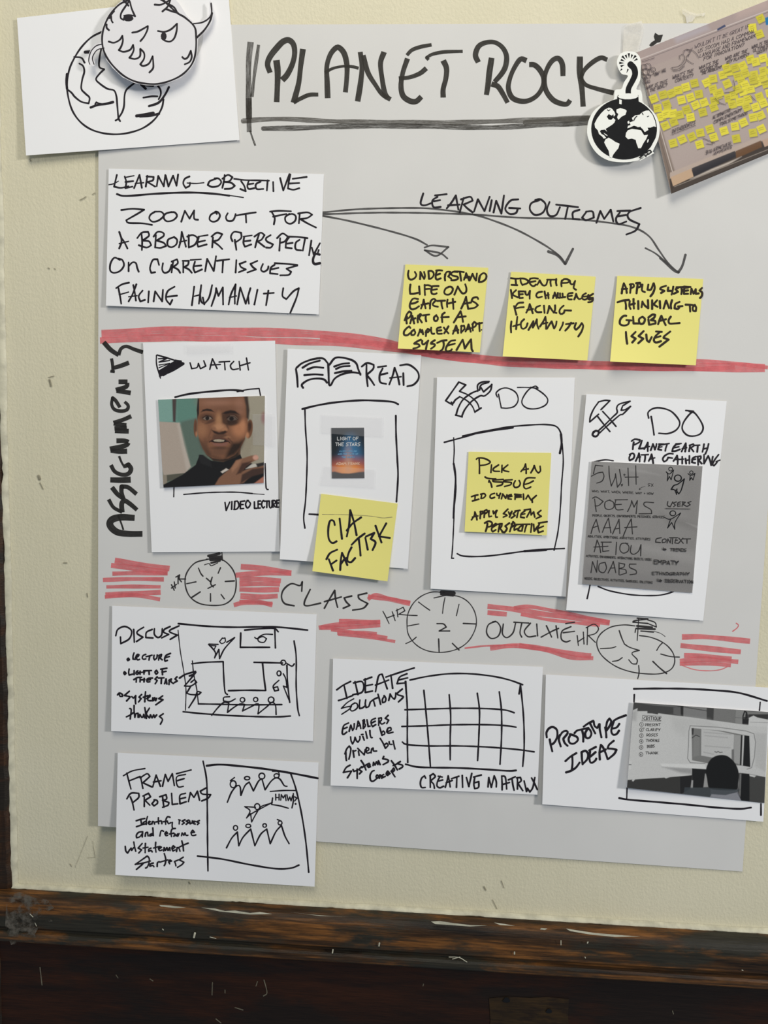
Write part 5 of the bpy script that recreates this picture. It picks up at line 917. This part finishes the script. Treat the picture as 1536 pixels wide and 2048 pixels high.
t.draw('580,205 700,180 850,162 1000,163 1150,180 1260,205 1350,237/1335,235 1355,450 1360,650 1350,795/1325,300 1335,230/w14 550,215 556,300/550,215 562,400 562,600 565,768/w13 550,780 650,800 900,805 1100,815 1250,825 1305,822/675,275 690,430 705,600 720,795/848,305 858,450 855,600 855,750/1040,295 1055,420 1050,600 1042,755/1190,285 1205,420 1205,600 1195,780/545,408 700,403 900,398 1100,400 1230,410 1292,428/525,522 700,517 900,510 1100,510 1240,517 1305,527/528,628 560,645 700,655 900,655 1100,662 1300,678 1428,695')
t.build('grid_drawing', M_INK, o)

# prototype card
s, o = card(S, [(72, 62), (1556, 150), (1505, 1033), (48, 918)], 'wide white card headed PROTOTYPE IDEAS at the bottom right', l=3.2, b=1.0, base=1.2)
t = Ink(s, S, 14)
t.draw('w34 105,575 100,500 140,435 200,415 260,460 265,560 230,640 190,680/150,605 165,690 190,790/305,540 290,610 320,715/300,560 350,490 410,475 425,510 370,580 360,600 380,660 425,705/470,530 440,600 460,660 520,670 580,620 570,570 510,540 460,525/530,510 570,470 650,450 745,430/645,460 665,540 665,640/735,440 695,510 710,580 760,580 790,520 770,460 740,440/670,410 740,360 820,320/770,360 800,420 850,515/825,330 840,400 880,430 910,370/915,370 920,460 945,575/1000,420 1015,500 1020,575/1010,470 1030,340 1070,285 1095,330 1070,400 1020,470/1220,365 1180,420 1110,440/1135,320 1100,440 1100,500 1130,535 1180,520 1215,470/1130,320 1200,280 1320,235'
       '/390,940 470,870 560,815/495,850 500,960 490,1080/400,1112 470,1090 550,1040 610,960/640,800 645,900 655,990/640,800 700,780 740,830 725,910 660,980/770,790 760,880 770,950 800,965 850,930 865,900/775,870 855,800/755,775 860,720/920,915 915,800 935,690 970,730 1010,820 1040,910/910,810 1010,760/1135,625 1060,690 1040,745 1120,750 1175,765 1140,830 1045,910'.replace('/', '/w34 '), Crop(1080, 1400, .1302))
t.build('lettering', M_INK, o)
t = Ink(s, S, 13)
t.draw('652,157 800,155 1000,157 1200,168 1350,185 1530,237/w11 655,195 653,245/w9 1485,245 1480,300/555,877 620,888 800,903 1000,920 1200,940 1350,948 1425,940/w9 607,810 605,885/w11 1490,915 1490,990')
t.build_each('frame_line', M_INK, o)
s2 = Surf(U.p([(92, 132), (1541, 236), (1498, 1216), (20, 1052)]), base=1.2, on=s, l=5.0)
o2 = sheet('photo_print', s2, M_CARD, 'black and white photo of a head before papered office wall on the PROTOTYPE card', 'photo print')
p = Picture(s2, U, 0.75).fill((70, 69, 68))
p.poly('60,120 620,165 620,290 60,240', (66, 65, 64), 6).poly('520,190 600,180 600,275 520,255', (96, 95, 94), 8).poly('100,130 350,145 580,172 560,185 300,165', (104, 103, 102), 6)
p.poly('625,165 880,190 880,320 625,285', (122, 121, 120), 5).poly('878,185 955,195 950,330 878,315', (64, 63, 62), 5).poly('955,190 1190,210 1182,360 950,325', (116, 115, 113), 5).poly('1190,212 1300,225 1270,370 1182,355', (132, 131, 129), 5).poly('1300,225 1560,238 1560,262 1320,262', (118, 117, 115), 5).poly('1330,262 1560,262 1560,312 1330,312', (52, 51, 50), 5)
p.line('380,150 620,180 880,225', 7, (58, 57, 56)).poly('596,168 628,172 626,280 600,275', (44, 43, 42), 4).line('1185,295 1265,302', 4, (88, 87, 86))
p.poly('80,220 135,195 130,228 240,228 240,250 290,252 350,262 360,250 450,262 520,272 600,280 700,292 1270,370 1541,392 1530,940 1330,900 1250,895 870,852 400,822 720,842 715,916 430,940 300,948 20,966 30,860', (190, 189, 187), 4)
p.poly('1330,300 1380,275 1420,295 1541,320 1541,400 1325,385', (196, 195, 193), 5).line('1345,345 1541,352', 5, (140, 139, 138))
p.poly('500,290 900,330 1000,400 700,370 640,500 520,420', (176, 175, 173), 50, .6).poly('400,825 720,842 718,905 600,890', (150, 149, 148), 20).poly('60,230 130,220 120,330 60,330', (150, 149, 148), 25, .6).poly('1400,460 1520,470 1510,880 1400,820', (178, 177, 175), 20).poly('380,790 860,800 870,850 400,822', (204, 203, 201), 8)
p.line('700,384 1000,400 1300,440 1385,470 1402,560 1390,720 1360,835 1310,850', 9, (132, 131, 130)).line('700,384 686,440 682,600 672,735 700,780 860,790', 9, (132, 131, 130))
p.poly('715,408 830,418 1060,440 1262,480 1335,492 1345,828 1240,812 900,790 720,755', (116, 115, 113), 4).poly('740,480 800,500 800,700 730,720', (126, 125, 123), 14).line('720,515 760,485 800,500', 8, (48, 47, 46)).poly('715,410 740,410 735,480 718,480', (60, 59, 58), 4)
p.poly('820,418 1000,440 1172,478 1165,660 1140,760 818,704', (182, 181, 179), 4).poly('1172,478 1248,488 1238,800 1168,780', (152, 151, 149), 4).poly('1145,640 1172,635 1172,780 1145,770', (112, 111, 110), 4).poly('1245,484 1262,486 1250,808 1232,806', (40, 39, 38), 3).poly('1264,486 1282,488 1268,812 1252,810', (186, 185, 183), 3).poly('1282,488 1335,494 1345,826 1266,812', (26, 26, 26), 4)
for y, x0, x1 in ((455, 850, 1140), (490, 860, 1100), (600, 860, 1130), (668, 845, 950)): p.line('%d,%d %d,%d' % (x0, y, x1, y + 22), 9, (140, 139, 138), 8, .6)
p.line('965,662 985,670 1000,660 1020,672 1045,668', 9, (84, 83, 82), 5)
p.poly('20,968 300,950 430,942 590,930 590,1118 10,1055', (54, 53, 51), 4).poly('590,930 720,915 712,1055 605,1118 592,1118', (32, 31, 31), 4).poly('720,842 875,852 860,1050 725,1050', (28, 28, 28), 4).poly('715,968 732,970 728,1055 704,1055', (150, 149, 148), 4).poly('860,900 882,895 892,1040 842,1045', (146, 145, 143), 6)
p.poly('1230,890 1340,902 1340,1205 1230,1195', (24, 24, 24), 4).poly('1338,935 1530,940 1510,1225 1338,1205', (66, 65, 63), 5).poly('1232,900 1250,895 1240,1150 1228,1120', (110, 109, 108), 5).poly('1335,905 1410,920 1390,938 1340,925', (190, 189, 187), 4)
p.poly('80,960 112,955 90,982 74,978', (186, 185, 183), 4).poly('420,938 510,925 440,950', (186, 185, 183), 4).poly('25,755 70,765 66,850 22,852', (196, 195, 193), 4).line('22,800 66,802', 8, (70, 69, 68))
p.poly('920,1050 1200,1060 1250,1195 915,1150', (104, 104, 110), 5).ell(1195, 1000, 30, 70, (120, 119, 118), 10)
p.poly('868,870 890,790 930,735 985,705 1050,698 1110,715 1170,770 1205,830 1222,900 1215,1000 1200,1070 1100,1078 960,1070 900,1045 880,950', (21, 21, 21), 5, sm=True)
p.poly('640,1045 900,1050 1240,1070 1200,1100 1080,1128 930,1120 925,1145 630,1120', (60, 66, 70), 5, .75).poly('930,1120 1080,1130 1200,1100 1248,1190 915,1146', (132, 132, 138), 5)
p.line('1268,360 1268,280 1285,230 1305,240 1310,300 1280,300', 14, (28, 28, 28)).poly('1262,310 1330,310 1325,365 1260,360', (36, 35, 35), 5)
p.grain(.04).build(o2)
t = Ink(s2, U, 6, eps=.0001)
t.draw('w4 390,282 190,272 182,332 388,334').word('CRITIQUE', 202, 322, 388, 326, 36, w=6)
for i, (tx, x0, y0, x1, y1, cy) in enumerate((('PRESENT', 216, 388, 378, 386, 370), ('CLARIFY', 226, 438, 378, 442, 428), ('ROSES', 232, 498, 352, 494, 490), ('THORNS', 225, 554, 368, 556, 552), ('BUDS', 238, 620, 318, 614, 616), ('THANK', 222, 690, 356, 688, 692))):
    t.word(tx, x0, y0, x1, y1, 26, w=5); t.draw('w4 ' + circ(178 - i, cy, 20, 22)); t.word('123456'[i], 171 - i, cy + 10, 184 - i, cy + 10, 20, w=4)
t.draw('w9 203,408 205,410')
t.build('printed_lettering', M_PRINTINK, o2)

# ------------------------------------------------------------------ clear tape
def tape(surf, pts, label, mat=M_TAPE, eps=.0002, extra=None):
    v, f = outline_geo([pts], surf, eps, 0.00005)
    return tag(mesh_obj('clear_tape', v, f, mat, loc=v.mean(0)), label, 'tape', 'strips of clear tape')
class Near(Surf):
    def off(s, px, py): return np.full(np.shape(np.asarray(px, float)), s.base / 1000)
near = lambda mm: Near([(0, 0), (1, 0), (1, 1), (0, 1)], base=mm)
tape(near(2.6), D.p([(418, 205), (450, 185), (520, 172), (556, 160), (572, 215), (568, 260), (535, 390), (525, 404), (410, 404), (415, 270)]), 'torn clear tape over the top edge of the flip chart above the bomb sticker', M_TORN)
tape(near(1.2), D.p([(866, 78), (885, 66), (930, 92), (985, 108), (1050, 100), (1040, 124), (975, 128), (950, 165), (905, 180), (895, 125), (872, 105)]), 'scrap of torn white tape on the bare wall left of the whiteboard photo', M_TORN)
sr = Surf(J.p([(105, 30), (1222, 85), (1110, 1870), (40, 1790)]), base=2.4, on=sp, l=4.0, b=.8, r=.8)
tape(sr, J.p([(388, 580), (910, 606), (906, 772), (750, 764), (470, 742), (384, 738)]), 'clear tape strip across the top of the small book cover')
tape(sr, J.p([(410, 1010), (845, 1040), (838, 1200), (372, 1172)]), 'clear tape strip across the foot of the small book cover')
sv = Surf(I.p([(360, 95), (1350, 80), (1385, 1660), (425, 1665)]), base=3.2, on=sp, l=1.4, b=.6, r=.6)
tape(sv, I.p([(1180, 630), (1348, 628), (1352, 868), (1182, 862)]), 'clear tape patch on the right edge of the man photo')
tape(sv, I.p([(684, 110), (1035, 102), (1034, 165), (686, 178)]), 'clear tape strip along the top of the WATCH card')
